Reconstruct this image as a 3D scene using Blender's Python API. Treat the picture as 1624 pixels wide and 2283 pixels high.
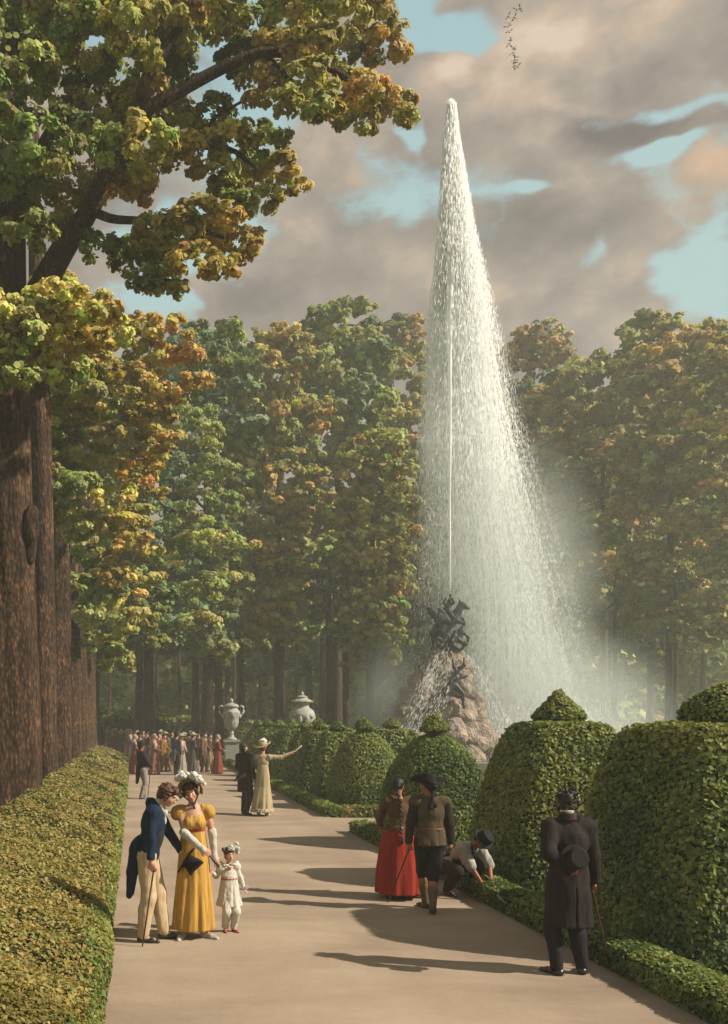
import bpy, math, random
import numpy as np

# ------------------------------------------------------------------ camera, sky, sun, exposure
sc = bpy.context.scene
for o in list(bpy.data.objects):
    bpy.data.objects.remove(o)
F0, CH, VX, VY, IW, IH = 2000.0, 2.45, 300.0, 1600.0, 1624.0, 2283.0   # focal (px), eye height, vanishing point, frame of the 1624 x 2283 sketch
cam_d = bpy.data.cameras.new('camera')
cam = bpy.data.objects.new('camera', cam_d)
sc.collection.objects.link(cam)
cam_d.sensor_fit = 'VERTICAL'; cam_d.sensor_height = 24; cam_d.lens = 24 * F0 / IH
cam_d.shift_x = (IW / 2 - VX) / IH; cam_d.shift_y = (VY - IH / 2) / IH
cam.location = (0, 0, CH); cam.rotation_euler = (math.radians(90), 0, 0)
cam_d.clip_start = 0.1; cam_d.clip_end = 3000
sc.camera = cam
SUN_EL, SUN_AZ = math.radians(37), math.radians(17)      # azimuth measured from +x towards the viewer
sun_dir = np.array([math.cos(SUN_EL) * math.cos(SUN_AZ), -math.cos(SUN_EL) * math.sin(SUN_AZ), math.sin(SUN_EL)])
sd = bpy.data.lights.new('sun', 'SUN'); sd.energy = 5.0; sd.angle = math.radians(0.8); sd.color = (1.0, 0.91, 0.77)
so = bpy.data.objects.new('sun', sd); sc.collection.objects.link(so)
import mathutils
so.rotation_euler = mathutils.Vector(tuple(sun_dir)).to_track_quat('Z', 'Y').to_euler()
so.location = (30, -10, 30)
sc.view_settings.view_transform = 'Standard'; sc.view_settings.look = 'None'
sc.view_settings.exposure = 0.68; sc.view_settings.gamma = 1.0; sc.view_settings.use_curve_mapping = False
sc.cycles.max_bounces = 5; sc.cycles.diffuse_bounces = 3; sc.cycles.transparent_max_bounces = 8
sc.cycles.volume_bounces = 1; sc.cycles.glossy_bounces = 2; sc.cycles.transmission_bounces = 3
sc.cycles.caustics_reflective = False; sc.cycles.caustics_refractive = False

def lin(r, g, b, k=.63):          # colours read off at exposure 0, brought down for the exposure used here
    f = lambda c: ((c / 255 + .055) / 1.055) ** 2.4 if c > 10 else c / 255 / 12.92
    return (f(r) * k, f(g) * k, f(b) * k, 1.0)

class N:
    """little helper for building node trees"""
    def __init__(s, tree): s.t = tree; s.n = tree.nodes; s.l = tree.links
    def put(s, sock, v):
        if isinstance(v, bpy.types.NodeSocket): s.l.new(v, sock)
        elif v is not None: sock.default_value = v
    def m(s, op, a, b=None, c=None, clamp=False):
        nd = s.n.new('ShaderNodeMath'); nd.operation = op; nd.use_clamp = clamp
        for i, v in enumerate((a, b, c)):
            if v is not None: s.put(nd.inputs[i], v)
        return nd.outputs[0]
    def vm(s, op, a, b=None):
        nd = s.n.new('ShaderNodeVectorMath'); nd.operation = op
        s.put(nd.inputs[0], a)
        if b is not None: s.put(nd.inputs[1], b)
        return nd.outputs[0]
    def noise(s, vec, scale, detail=4, rough=.55, dist=0.0):
        nd = s.n.new('ShaderNodeTexNoise'); nd.inputs['Scale'].default_value = scale
        nd.inputs['Detail'].default_value = detail; nd.inputs['Roughness'].default_value = rough
        nd.inputs['Distortion'].default_value = dist
        if vec is not None: s.l.new(vec, nd.inputs['Vector'])
        return nd.outputs['Fac']
    def vor(s, vec, scale, feature='F1', out='Distance'):
        nd = s.n.new('ShaderNodeTexVoronoi'); nd.feature = feature; nd.inputs['Scale'].default_value = scale
        if vec is not None: s.l.new(vec, nd.inputs['Vector'])
        return nd.outputs[out]
    def ramp(s, fac, stops, interp='LINEAR'):
        nd = s.n.new('ShaderNodeValToRGB'); r = nd.color_ramp; r.interpolation = interp
        while len(r.elements) < len(stops): r.elements.new(0.5)
        for e, (p, c) in zip(r.elements, stops): e.position = p; e.color = c
        s.l.new(fac, nd.inputs[0]); return nd.outputs[0]
    def mix(s, f, a, b, mode='MIX'):
        nd = s.n.new('ShaderNodeMix'); nd.data_type = 'RGBA'; nd.blend_type = mode
        s.put(nd.inputs[0], f); s.put(nd.inputs[6], a); s.put(nd.inputs[7], b); return nd.outputs[2]
    def smooth(s, v, lo, hi):
        nd = s.n.new('ShaderNodeMapRange'); nd.interpolation_type = 'SMOOTHSTEP'
        s.put(nd.inputs[0], v); nd.inputs[1].default_value = lo; nd.inputs[2].default_value = hi
        return nd.outputs[0]
    def mapping(s, vec, scale=(1, 1, 1), loc=(0, 0, 0)):
        nd = s.n.new('ShaderNodeMapping'); nd.inputs['Scale'].default_value = scale; nd.inputs['Location'].default_value = loc
        s.l.new(vec, nd.inputs[0]); return nd.outputs[0]
    def bump(s, h, strength=.5, dist=.02):
        nd = s.n.new('ShaderNodeBump'); nd.inputs['Strength'].default_value = strength
        nd.inputs['Distance'].default_value = dist; s.l.new(h, nd.inputs['Height']); return nd.outputs[0]

def make_world():
    w = bpy.data.worlds.new('World'); sc.world = w; w.use_nodes = True
    w.node_tree.nodes.clear(); n = N(w.node_tree)
    out = n.n.new('ShaderNodeOutputWorld'); bg = n.n.new('ShaderNodeBackground'); bg2 = n.n.new('ShaderNodeBackground')
    sky = n.n.new('ShaderNodeTexSky'); sky.sky_type = 'NISHITA'; sky.sun_disc = False
    sky.sun_elevation = SUN_EL; sky.sun_rotation = math.radians(90) + SUN_AZ; sky.air_density = 1.2; sky.dust_density = 2.0
    n.l.new(sky.outputs[0], bg.inputs[0]); bg.inputs[1].default_value = 0.075
    tc = n.n.new('ShaderNodeTexCoord').outputs['Generated']
    sep = n.n.new('ShaderNodeSeparateXYZ'); n.l.new(tc, sep.inputs[0])
    x, y, z = sep.outputs
    yy = n.m('MAXIMUM', y, 0.25)
    wv = n.mapping(tc, (1, 1, 1.5))
    wob1 = n.m('SUBTRACT', n.noise(wv, 7, 3, .6), .5); wob2 = n.m('SUBTRACT', n.noise(n.mapping(tc, (1, 1, 1.5), (5, 3, 1)), 7, 3, .6), .5)
    u = n.m('ADD', n.m('MULTIPLY_ADD', n.m('DIVIDE', x, yy), F0, VX), n.m('MULTIPLY', wob1, 420))
    v = n.m('ADD', n.m('MULTIPLY_ADD', n.m('DIVIDE', z, yy), -F0, VY), n.m('MULTIPLY', wob2, 300))
    def blobs(lst, base):
        acc = base
        for (cu, cv, su, sv, wt) in lst:
            a = n.m('MULTIPLY', n.m('SUBTRACT', u, cu), 1.0 / su); b = n.m('MULTIPLY', n.m('SUBTRACT', v, cv), 1.0 / sv)
            e = n.m('EXPONENT', n.m('MULTIPLY', n.m('ADD', n.m('MULTIPLY', a, a), n.m('MULTIPLY', b, b)), -1.0))
            acc = n.m('MULTIPLY_ADD', e, wt, acc)
        return acc
    p1 = n.mapping(tc, (1, 1, 1.55)); p2 = n.mapping(tc, (1, 1, 1.55), (.012, .0, .045))
    def puff(p):                                          # soft masses plus rounded billows with creases between
        b1 = n.m('ABSOLUTE', n.m('MULTIPLY_ADD', n.noise(p, 5.0, 1.6, .5, .25), 2.0, -1.0)); b2 = n.m('ABSOLUTE', n.m('MULTIPLY_ADD', n.noise(p, 13, 4, .62), 2.0, -1.0))
        return n.m('ADD', n.m('MULTIPLY_ADD', n.noise(p, 3.6, 3, .5), .62, .10), n.m('MULTIPLY_ADD', b1, .36, n.m('MULTIPLY', b2, .19)))
    f1 = puff(p1); f2 = puff(p2)
    # how much cloud: open blue where the weights are negative
    cov = blobs([(1010, 40, 150, 62, -.34), (900, 250, 40, 60, -.12), (1530, 235, 150, 34, -.15), (1590, 175, 60, 40, -.10), (1500, 330, 90, 22, -.12), (1580, 640, 130, 70, -.26), (1300, 600, 60, 30, -.10),
                 (1180, 405, 50, 16, -.12), (1440, 350, 100, 20, -.13), (560, 270, 80, 40, -.26), (860, 295, 50, 26, -.18), (440, 530, 180, 45, -.24),
                 (360, 660, 110, 50, -.26), (500, 60, 60, 60, -.2), (1000, 260, 200, 100, .10), (1300, 480, 220, 80, .10), (800, 600, 300, 130, .14),
                 (1350, 100, 200, 70, .10), (1200, 680, 260, 90, .12), (950, 150, 70, 50, .08), (1400, 290, 160, 40, .08)], f1)
    cover = n.smooth(cov, .37, .475)
    tone = n.m('MULTIPLY_ADD', n.m('SUBTRACT', f1, f2), 2.0, .52)
    tone = n.m('ADD', tone, n.m('MULTIPLY', n.m('SUBTRACT', n.noise(p1, 3.0, 4, .5), .5), .7))
    tone = blobs([(1390, 275, 170, 65, -.36), (1150, 490, 220, 85, -.20), (800, 760, 330, 120, -.14), (1330, 560, 170, 50, -.16),
                  (1000, 140, 70, 50, .34), (1170, 185, 95, 75, .36), (1230, 60, 110, 50, .26), (1100, 250, 80, 40, .14), (1330, 205, 90, 20, .2), (1590, 400, 110, 50, .38),
                  (700, 460, 130, 110, .12), (1200, 415, 60, 26, .2), (1550, 90, 130, 80, -.05)], tone)
    col = n.ramp(tone, [(.08, lin(108, 96, 90)), (.36, lin(140, 128, 118)), (.58, lin(166, 153, 139)), (.78, lin(200, 176, 152)), (.97, lin(224, 202, 178))])
    warm = blobs([(1580, 420, 120, 60, .5)], n.m('MULTIPLY', x, 0))
    col = n.mix(n.m('MINIMUM', warm, 1), col, lin(226, 176, 130))
    blue = n.ramp(z, [(0.0, lin(176, 205, 198)), (.45, lin(172, 203, 204)), (.8, lin(140, 182, 198))])
    c = n.mix(cover, blue, col)
    n.l.new(c, bg2.inputs[0]); bg2.inputs[1].default_value = 1.0
    ms = n.n.new('ShaderNodeMixShader')      # the physical sky shows through thinly everywhere
    ms.inputs[0].default_value = 0.93
    n.l.new(bg.outputs[0], ms.inputs[1]); n.l.new(bg2.outputs[0], ms.inputs[2]); n.l.new(ms.outputs[0], out.inputs[0])
    w.cycles.sampling_method = 'MANUAL'; w.cycles.sample_map_resolution = 512
make_world()

# ------------------------------------------------------------------ helpers
col_ = sc.collection
rng = np.random.default_rng(11)

def at(u, v, Y):
    return np.array([(u - VX) / F0 * Y, Y, CH - (v - VY) / F0 * Y])
def gy(v): return CH * F0 / (v - VY)                     # depth of a ground point seen at height v

def tag(o, label=None, cat=None, group=None, kind=None):
    if label: o['label'] = label
    if cat: o['category'] = cat
    if group: o['group'] = group
    if kind: o['kind'] = kind
    return o
def empty(name, loc, label, cat, group=None, rz=0, scale=1.0):
    o = bpy.data.objects.new(name, None); col_.objects.link(o)
    o.location = tuple(loc); o.rotation_euler = (0, 0, rz); o.scale = (scale,) * 3; o.empty_display_size = .2
    return tag(o, label, cat, group)
def meshobj(name, verts, faces, mat, parent=None, smooth=True, colors=None):
    """verts (n,3) array, faces: (m,k) array or list of lists"""
    me = bpy.data.meshes.new(name)
    verts = np.asarray(verts, dtype=np.float32)
    if isinstance(faces, np.ndarray):
        m, k = faces.shape
        me.vertices.add(len(verts)); me.vertices.foreach_set('co', verts.ravel())
        me.loops.add(m * k); me.loops.foreach_set('vertex_index', faces.astype(np.int32).ravel())
        me.polygons.add(m); me.polygons.foreach_set('loop_start', np.arange(0, m * k, k, dtype=np.int32))
        me.update(calc_edges=True)
    else:
        me.from_pydata([tuple(map(float, p)) for p in verts], [], faces); me.update()
    me.polygons.foreach_set('use_smooth', np.full(len(me.polygons), smooth))
    if colors is not None:
        a = me.attributes.new('tint', 'FLOAT_COLOR', 'POINT')
        c4 = np.ones((len(verts), 4), np.float32); c4[:, :3] = colors; a.data.foreach_set('color', c4.ravel())
    if mat: me.materials.append(mat)
    o = bpy.data.objects.new(name, me); col_.objects.link(o)
    if parent: o.parent = parent
    return o
def copy_tree(o, parent=None):
    c = o.copy(); col_.objects.link(c)
    if parent: c.parent = parent
    for ch in [k for k in o.children]: copy_tree(ch, c)
    return c

def hash3(i, j, k, s):
    h = (i * 374761393 + j * 668265263 + k * 2147483647 + s * 144665) & 0xffffffff
    h = ((h ^ (h >> 13)) * 1274126177) & 0xffffffff
    return ((h ^ (h >> 16)) & 0xffffff) / float(0xffffff)
def vnoise(P, scale=1.0, seed=0):
    P = np.asarray(P, float) * scale; I = np.floor(P).astype(np.int64); f = P - I; f = f * f * (3 - 2 * f)
    r = 0
    for a in (0, 1):
        for b in (0, 1):
            for c in (0, 1):
                w = (f[..., 0] if a else 1 - f[..., 0]) * (f[..., 1] if b else 1 - f[..., 1]) * (f[..., 2] if c else 1 - f[..., 2])
                r = r + w * hash3(I[..., 0] + a, I[..., 1] + b, I[..., 2] + c, seed)
    return r * 2 - 1
def fbm(P, scale=1.0, seed=0, octv=3):
    r, a = 0, 1.0
    for k in range(octv): r = r + a * vnoise(P, scale * 2 ** k, seed + k * 7); a *= .5
    return r
def unit(v): v = np.asarray(v, float); return v / (np.linalg.norm(v, axis=-1, keepdims=True) + 1e-12)
def RX(a): c, s = math.cos(a), math.sin(a); return np.array([[1, 0, 0], [0, c, -s], [0, s, c]])
def RY(a): c, s = math.cos(a), math.sin(a); return np.array([[c, 0, s], [0, 1, 0], [-s, 0, c]])
def RZ(a): c, s = math.cos(a), math.sin(a); return np.array([[c, -s, 0], [s, c, 0], [0, 0, 1]])
def D(a): return math.radians(a)

# ---- signed distance shapes, turned into meshes with surface nets
def E(c, r, R=None):
    c = np.asarray(c, np.float32); r = np.asarray(r, np.float32)
    Rm = None if R is None else np.asarray(R, np.float32)
    def f(P):
        Q = P - c
        if Rm is not None: Q = Q @ Rm
        k0 = np.linalg.norm(Q / r, axis=-1); k1 = np.linalg.norm(Q / (r * r), axis=-1) + 1e-9
        return k0 * (k0 - 1) / k1
    rr = float(max(r)); f.box = (c - rr, c + rr); return f
def C(a, ra, b, rb):
    a = np.asarray(a, np.float32); b = np.asarray(b, np.float32); d = b - a; L = float(d @ d) + 1e-12
    def f(P):
        Q = P - a; t = np.clip((Q @ d) / L, 0, 1)
        return np.linalg.norm(Q - t[..., None] * d, axis=-1) - (ra + (rb - ra) * t)
    m = max(ra, rb); f.box = (np.minimum(a, b) - m, np.maximum(a, b) + m); return f
def LATHE(prof, o=(0, 0, 0), R=None, pleats=0, amp=0., ph=0., p=2.0, soft=.85):
    """prof rows: z, cx, cy, rx, ry (rising z); pleats make folds that deepen downward"""
    A = np.array(prof, float); o = np.asarray(o, np.float32); Rm = None if R is None else np.asarray(R, np.float32)
    z0, z1 = A[0, 0], A[-1, 0]
    def f(P):
        Q = P - o
        if Rm is not None: Q = Q @ Rm
        z = np.clip(Q[..., 2], z0, z1); g = [np.interp(z, A[:, 0], A[:, i]) for i in range(1, 5)]
        X = Q[..., 0] - g[0]; Y = Q[..., 1] - g[1]; rx, ry = g[2], g[3]
        if pleats:
            th = np.arctan2(Y / ry, X / rx); t = (z1 - z) / (z1 - z0)
            wv = 1 + amp * t ** .6 * (np.sin(th * pleats + ph + 2.5 * t) + .5 * np.sin(th * pleats * 1.7 + 1.3 * ph))
            rx = rx * wv; ry = ry * wv
        k = (np.abs(X / rx) ** p + np.abs(Y / ry) ** p) ** (1 / p)
        d = (k - 1) * np.minimum(rx, ry) * soft
        return np.maximum(d, np.maximum(z0 - Q[..., 2], Q[..., 2] - z1))
    rm = float(max(A[:, 3].max(), A[:, 4].max())) * (1 + 1.5 * amp) + float(np.abs(A[:, 1:3]).max())
    if R is None: f.box = (o + np.array([-rm, -rm, z0]), o + np.array([rm, rm, z1]))
    else:
        q = math.hypot(rm * 1.2, max(abs(z0), abs(z1))); f.box = (o - q, o + q)
    return f
def BOX(c, h, R=None, rad=.01):
    c = np.asarray(c, np.float32); h = np.asarray(h, np.float32); Rm = None if R is None else np.asarray(R, np.float32)
    def f(P):
        Q = P - c
        if Rm is not None: Q = Q @ Rm
        q = np.abs(Q) - (h - rad)
        return np.linalg.norm(np.maximum(q, 0), axis=-1) + np.minimum(q.max(axis=-1), 0) - rad
    m = float(np.linalg.norm(h)); f.box = (c - m, c + m); return f
def smin(a, b, k):
    if k <= 0: return np.minimum(a, b)
    h = np.clip(.5 + .5 * (b - a) / k, 0, 1)
    return b + (a - b) * h - k * h * (1 - h)

def sdf_mesh(prims, vox, k=.02, cuts=(), holes=(), disp=None):
    lo = np.min([p.box[0] for p in prims], axis=0) - 2.5 * vox; hi = np.max([p.box[1] for p in prims], axis=0) + 2.5 * vox
    n = np.ceil((hi - lo) / vox).astype(int) + 1
    ax = [(lo[i] + vox * np.arange(n[i])).astype(np.float32) for i in range(3)]
    Fv = np.full(tuple(n), 9.0, np.float32)
    mg = max(k * 1.2, 3 * vox)
    for p in prims:                                       # each shape only works on its own box
        i0 = np.clip(((p.box[0] - mg - lo) / vox).astype(int), 0, n - 1); i1 = np.clip(((p.box[1] + mg - lo) / vox).astype(int) + 2, 1, n)
        sl = tuple(slice(i0[i], i1[i]) for i in range(3))
        G = np.stack(np.meshgrid(*[ax[i][sl[i]] for i in range(3)], indexing='ij'), -1)
        Fv[sl] = smin(Fv[sl], p(G).astype(np.float32), k)
    if cuts or holes or disp:
        G = np.stack(np.meshgrid(*ax, indexing='ij'), -1)
        if disp: near = np.abs(Fv) < .25; Fv[near] += disp(G[near])
        for (q, nrm) in cuts:                             # keep the side the normal points away from
            Fv = np.maximum(Fv, (G - np.asarray(q, np.float32)) @ unit(nrm).astype(np.float32))
        for h in holes: Fv = np.maximum(Fv, -h(G))
    ins = Fv < 0
    cs = [ins[a:n[0] - 1 + a, b:n[1] - 1 + b, c:n[2] - 1 + c] for a in (0, 1) for b in (0, 1) for c in (0, 1)]
    s = sum(c.astype(np.int8) for c in cs); act = (s > 0) & (s < 8)
    idx = np.argwhere(act); vid = np.full(act.shape, -1, np.int64); vid[act] = np.arange(len(idx))
    if len(idx) == 0: return np.zeros((0, 3)), np.zeros((0, 4), int)
    acc = np.zeros((len(idx), 3)); cnt = np.zeros(len(idx))
    cn = [(a, b, c) for a in (0, 1) for b in (0, 1) for c in (0, 1)]
    val = {q: Fv[idx[:, 0] + q[0], idx[:, 1] + q[1], idx[:, 2] + q[2]] for q in cn}
    for q in cn:
        for axn in range(3):
            if q[axn] == 0:
                r = list(q); r[axn] = 1; r = tuple(r)
                v0, v1 = val[q], val[r]; cr = (v0 < 0) != (v1 < 0)
                t = np.where(cr, v0 / np.where(cr, v0 - v1, 1), 0)
                pt = np.array(q, float)[None].repeat(len(idx), 0); pt[:, axn] = t
                acc += np.where(cr[:, None], pt, 0); cnt += cr
    V = (idx + acc / cnt[:, None]) * vox + lo
    faces = []
    for axn in range(3):
        b, c = (axn + 1) % 3, (axn + 2) % 3
        sl0 = [slice(None)] * 3; sl1 = [slice(None)] * 3
        sl0[axn] = slice(0, n[axn] - 1); sl1[axn] = slice(1, n[axn])
        A0 = ins[tuple(sl0)]; A1 = ins[tuple(sl1)]; e = np.argwhere(A0 != A1)
        e = e[(e[:, b] > 0) & (e[:, c] > 0) & (e[:, b] < n[b] - 1) & (e[:, c] < n[c] - 1)]
        sgn = A0[e[:, 0], e[:, 1], e[:, 2]]
        def cell(db, dc):
            q = e.copy(); q[:, b] -= db; q[:, c] -= dc; return vid[q[:, 0], q[:, 1], q[:, 2]]
        f = np.stack([cell(1, 1), cell(0, 1), cell(0, 0), cell(1, 0)], 1)
        f[~sgn] = f[~sgn][:, ::-1]; faces.append(f)
    return V, np.concatenate(faces)

def blob(name, prims, vox, mat, parent=None, k=.02, cuts=(), holes=(), disp=None):
    V, Fc = sdf_mesh(prims, vox, k, cuts, holes, disp)
    return meshobj(name, V, Fc, mat, parent)

def tube_mesh(pts, rad, nseg=12, ridge=None, seed=0, cap=True):
    pts = np.asarray(pts, float); rad = np.asarray(rad, float); n = len(pts)
    T = np.gradient(pts, axis=0); T = unit(T); up = np.array([0.1, 1, 0.05]) if abs(T[0][2]) > .5 else np.array([0, 0, 1.])
    V = []
    for i in range(n):
        a = unit(np.cross(up, T[i])); b = np.cross(T[i], a)
        th = np.arange(nseg) * 2 * np.pi / nseg; r = rad[i] * np.ones(nseg)
        if ridge: r = r * (1 + ridge(th, pts[i][2], i))
        V.append(pts[i] + np.outer(r * np.cos(th), a) + np.outer(r * np.sin(th), b))
    V = np.concatenate(V); f = []
    for i in range(n - 1):
        j = np.arange(nseg); k = (j + 1) % nseg
        f.append(np.stack([i * nseg + j, i * nseg + k, (i + 1) * nseg + k, (i + 1) * nseg + j], 1))
    Fc = np.concatenate(f)
    if cap:
        V = np.concatenate([V, pts[:1], pts[-1:]]); c0, c1 = n * nseg, n * nseg + 1; j = np.arange(0, nseg); k = (j + 1) % nseg
        # quads with doubled centre avoided: use degenerate-free quads by pairing
        q0 = np.stack([np.full(nseg // 2, c0), (np.arange(0, nseg, 2) + 2) % nseg, np.arange(0, nseg, 2) + 1, np.arange(0, nseg, 2)], 1)
        o = (n - 1) * nseg
        q1 = np.stack([np.full(nseg // 2, c1), o + np.arange(0, nseg, 2), o + np.arange(0, nseg, 2) + 1, o + (np.arange(0, nseg, 2) + 2) % nseg], 1)
        Fc = np.concatenate([Fc, q0, q1])
    return V, Fc
def tube(name, pts, rad, mat, parent=None, nseg=12, ridge=None):
    V, Fc = tube_mesh(pts, rad, nseg, ridge); return meshobj(name, V, Fc, mat, parent)
def join_meshes(parts):
    V, Fc, o = [], [], 0
    for v, f in parts: V.append(v); Fc.append(f + o); o += len(v)
    return np.concatenate(V), np.concatenate(Fc)

# ------------------------------------------------------------------ materials
def newmat(name):
    m = bpy.data.materials.new(name); m.use_nodes = True; m.node_tree.nodes.clear(); n = N(m.node_tree)
    out = n.n.new('ShaderNodeOutputMaterial'); return m, n, out
def pbsdf(n, out, color, rough=.8, spec=.3, normal=None, metal=0, sheen=0):
    b = n.n.new('ShaderNodeBsdfPrincipled'); n.put(b.inputs['Base Color'], color); n.put(b.inputs['Roughness'], rough)
    b.inputs['Specular IOR Level'].default_value = spec; b.inputs['Metallic'].default_value = metal
    b.inputs['Sheen Weight'].default_value = sheen
    if normal is not None: n.l.new(normal, b.inputs['Normal'])
    n.l.new(b.outputs[0], out.inputs[0]); return b
def objc(n): return n.n.new('ShaderNodeTexCoord').outputs['Object']
_mc = {}
def cloth(name, c, rough=.85, var=.35, sheen=.0, spec=.2, stretch=(26, 26, 3)):
    key = name
    if key in _mc: return _mc[key]
    m, n, out = newmat(name); v = n.mapping(objc(n), stretch)
    f = n.noise(v, 1.2, 4, .6)
    dark = tuple(x * (1 - var) for x in c[:3]) + (1,); light = tuple(min(1, x * (1 + var * .6)) for x in c[:3]) + (1,)
    colr = n.ramp(f, [(.3, dark), (.7, light)])
    w = n.noise(objc(n), 420, 2, .5)
    pbsdf(n, out, colr, rough, spec, n.bump(n.m('ADD', w, n.m('MULTIPLY', f, 4)), .45, .010), sheen=sheen)
    _mc[key] = m; return m
def plain(name, c, rough=.6, spec=.4, metal=0, bump=0, bscale=30):
    if name in _mc: return _mc[name]
    m, n, out = newmat(name); f = n.noise(objc(n), bscale, 4, .6)
    colr = n.ramp(f, [(.25, tuple(x * .72 for x in c[:3]) + (1,)), (.75, tuple(min(1, x * 1.2) for x in c[:3]) + (1,))])
    pbsdf(n, out, colr, rough, spec, n.bump(f, .4, bump) if bump else None, metal)
    _mc[name] = m; return m
def skinmat(name, c):
    m, n, out = newmat(name); f = n.noise(objc(n), 14, 3, .5)
    colr = n.ramp(f, [(.3, tuple(x * y for x, y in zip(c[:3], (.92, .8, .76))) + (1,)), (.7, c)])
    b = pbsdf(n, out, colr, .55, .35); b.inputs['Subsurface Weight'].default_value = 0.0; return m
def leafmat(name, trans=.38, rough=.65, gain=1.0):
    m, n, out = newmat(name)
    at_ = n.n.new('ShaderNodeAttribute'); at_.attribute_name = 'tint'; c = at_.outputs['Color']
    if gain != 1: c = n.mix(1.0, c, (gain, gain, gain, 1), 'MULTIPLY')
    d = n.n.new('ShaderNodeBsdfPrincipled'); n.l.new(c, d.inputs['Base Color']); d.inputs['Roughness'].default_value = rough; d.inputs['Specular IOR Level'].default_value = .25
    t = n.n.new('ShaderNodeBsdfTranslucent'); n.l.new(n.mix(1.0, c, (1.0, 1.0, .5, 1), 'MULTIPLY'), t.inputs[0])
    ms = n.n.new('ShaderNodeMixShader'); ms.inputs[0].default_value = trans
    n.l.new(d.outputs[0], ms.inputs[1]); n.l.new(t.outputs[0], ms.inputs[2]); n.l.new(ms.outputs[0], out.inputs[0]); return m
M_leaf = leafmat('leaf')
def coremat(name, c):
    m, n, out = newmat(name); f = n.vor(objc(n), 22); g = n.noise(objc(n), 60, 3, .6)
    colr = n.ramp(n.m('ADD', f, n.m('MULTIPLY', g, .3)), [(.1, tuple(x * 1.3 for x in c[:3]) + (1,)), (.7, tuple(x * .5 for x in c[:3]) + (1,))])
    pbsdf(n, out, colr, .9, .1, n.bump(f, 1.0, .04)); return m
M_core = coremat('dense_twigs', (.035, .045, .014, 1))
def barkmat(name, c1, c2, c3, s=1.0):
    m, n, out = newmat(name); tc = objc(n)
    v = n.mapping(tc, (8 * s, 8 * s, 3.4 * s)); vd = n.vor(v, 1.9); vn = n.noise(n.mapping(tc, (8 * s, 8 * s, 2.2 * s)), 1.0, 8, .74, .9)
    blot = n.noise(tc, 1.1 * s, 4, .6)
    hgt = n.m('SUBTRACT', vn, n.m('MULTIPLY', vd, .42))
    colr = n.ramp(n.m('ADD', hgt, n.m('MULTIPLY', n.m('SUBTRACT', blot, .5), .7)), [(.08, c1), (.36, c2), (.66, c3)])
    pbsdf(n, out, colr, .85, .2, n.bump(hgt, 1.0, .07)); return m
M_bark = barkmat('bark_brown', lin(36, 27, 20), lin(88, 64, 46), lin(180, 130, 86))
M_bark2 = barkmat('bark_grey_brown', lin(42, 34, 28), lin(84, 66, 50), lin(140, 108, 80), .8)

# leaf colours (base colours of the leaves themselves, early autumn)
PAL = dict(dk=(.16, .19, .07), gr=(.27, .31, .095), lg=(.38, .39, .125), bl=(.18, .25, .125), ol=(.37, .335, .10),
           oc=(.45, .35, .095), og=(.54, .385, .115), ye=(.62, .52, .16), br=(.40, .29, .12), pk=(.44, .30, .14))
def leaf_geo(P, Nn, size, colr, nv=6, elong=1.35, r=rng):
    """flat rounded leaves: centres P, normals Nn, sizes, colours -> verts, faces, colours"""
    n = len(P); a = unit(np.cross(Nn, r.normal(size=(n, 3)))); b = np.cross(Nn, a)
    if np.isscalar(size): size = np.full(n, size)
    size = size * r.uniform(.7, 1.3, n)
    th = np.arange(nv) * 2 * np.pi / nv
    V = P[:, None] + (a[:, None] * (np.cos(th) * .5 * elong)[None, :, None] + b[:, None] * (np.sin(th) * .5)[None, :, None]) * size[:, None, None]
    if nv > 4: V += Nn[:, None] * (np.abs(np.sin(th)) * .12)[None, :, None] * size[:, None, None]
    return V.reshape(-1, 3), np.arange(n * nv).reshape(n, nv), np.repeat(colr, nv, axis=0)
def jit(c, n, r=rng, a=.28):
    return np.clip(np.asarray(c) * r.uniform(1 - a, 1 + a, (n, 1)) * (1 + .10 * r.normal(size=(n, 3))), .004, .8)
def lump_leaves(lumps, n, size, nv=6, seed=1, tuft=16, spread=.24, shell=.8):
    """lumps: (centre, radii, colour). Leaves sit in tufts over each lump, fewer beneath."""
    r = np.random.default_rng(seed)
    Cc = np.array([l[0] for l in lumps]); Rr = np.array([l[1] for l in lumps], float); K = np.array([l[2] for l in lumps])
    w = Rr[:, 0] * Rr[:, 2]; w = w / w.sum(); li = r.choice(len(lumps), n, p=w)
    ti = r.integers(0, tuft, n)
    td = r.normal(size=(len(lumps), tuft, 3)); td[..., 2] = td[..., 2] * .8 + .25; td = unit(td)
    tcol = r.normal(0, .16, (len(lumps), tuft, 1)); thue = r.normal(0, .10, (len(lumps), tuft, 3))
    trad = r.uniform(.50, 1.12, (len(lumps), tuft, 1)); tsz = r.uniform(.6, 1.35, (len(lumps), tuft, 1))
    dd = unit(r.normal(size=(n, 3)) + td[li, ti] * .55 + np.array([0, 0, .25]))     # each tuft is a small rosette of its own
    P = Cc[li] + td[li, ti] * Rr[li] * trad[li, ti] + dd * (Rr[li] * spread * 1.45) * tsz[li, ti] * (r.random((n, 1)) ** .45)
    Nn = unit(dd * .9 + td[li, ti] * .4 + np.array([.15, -.25, .35]) + .45 * r.normal(size=(n, 3)))
    colr = np.clip(K[li] * (1 + tcol[li, ti]) * (1 + thue[li, ti]), .004, .7) * r.uniform(.78, 1.25, (n, 1))
    return leaf_geo(P, Nn, size, colr, nv, r=r)
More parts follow.
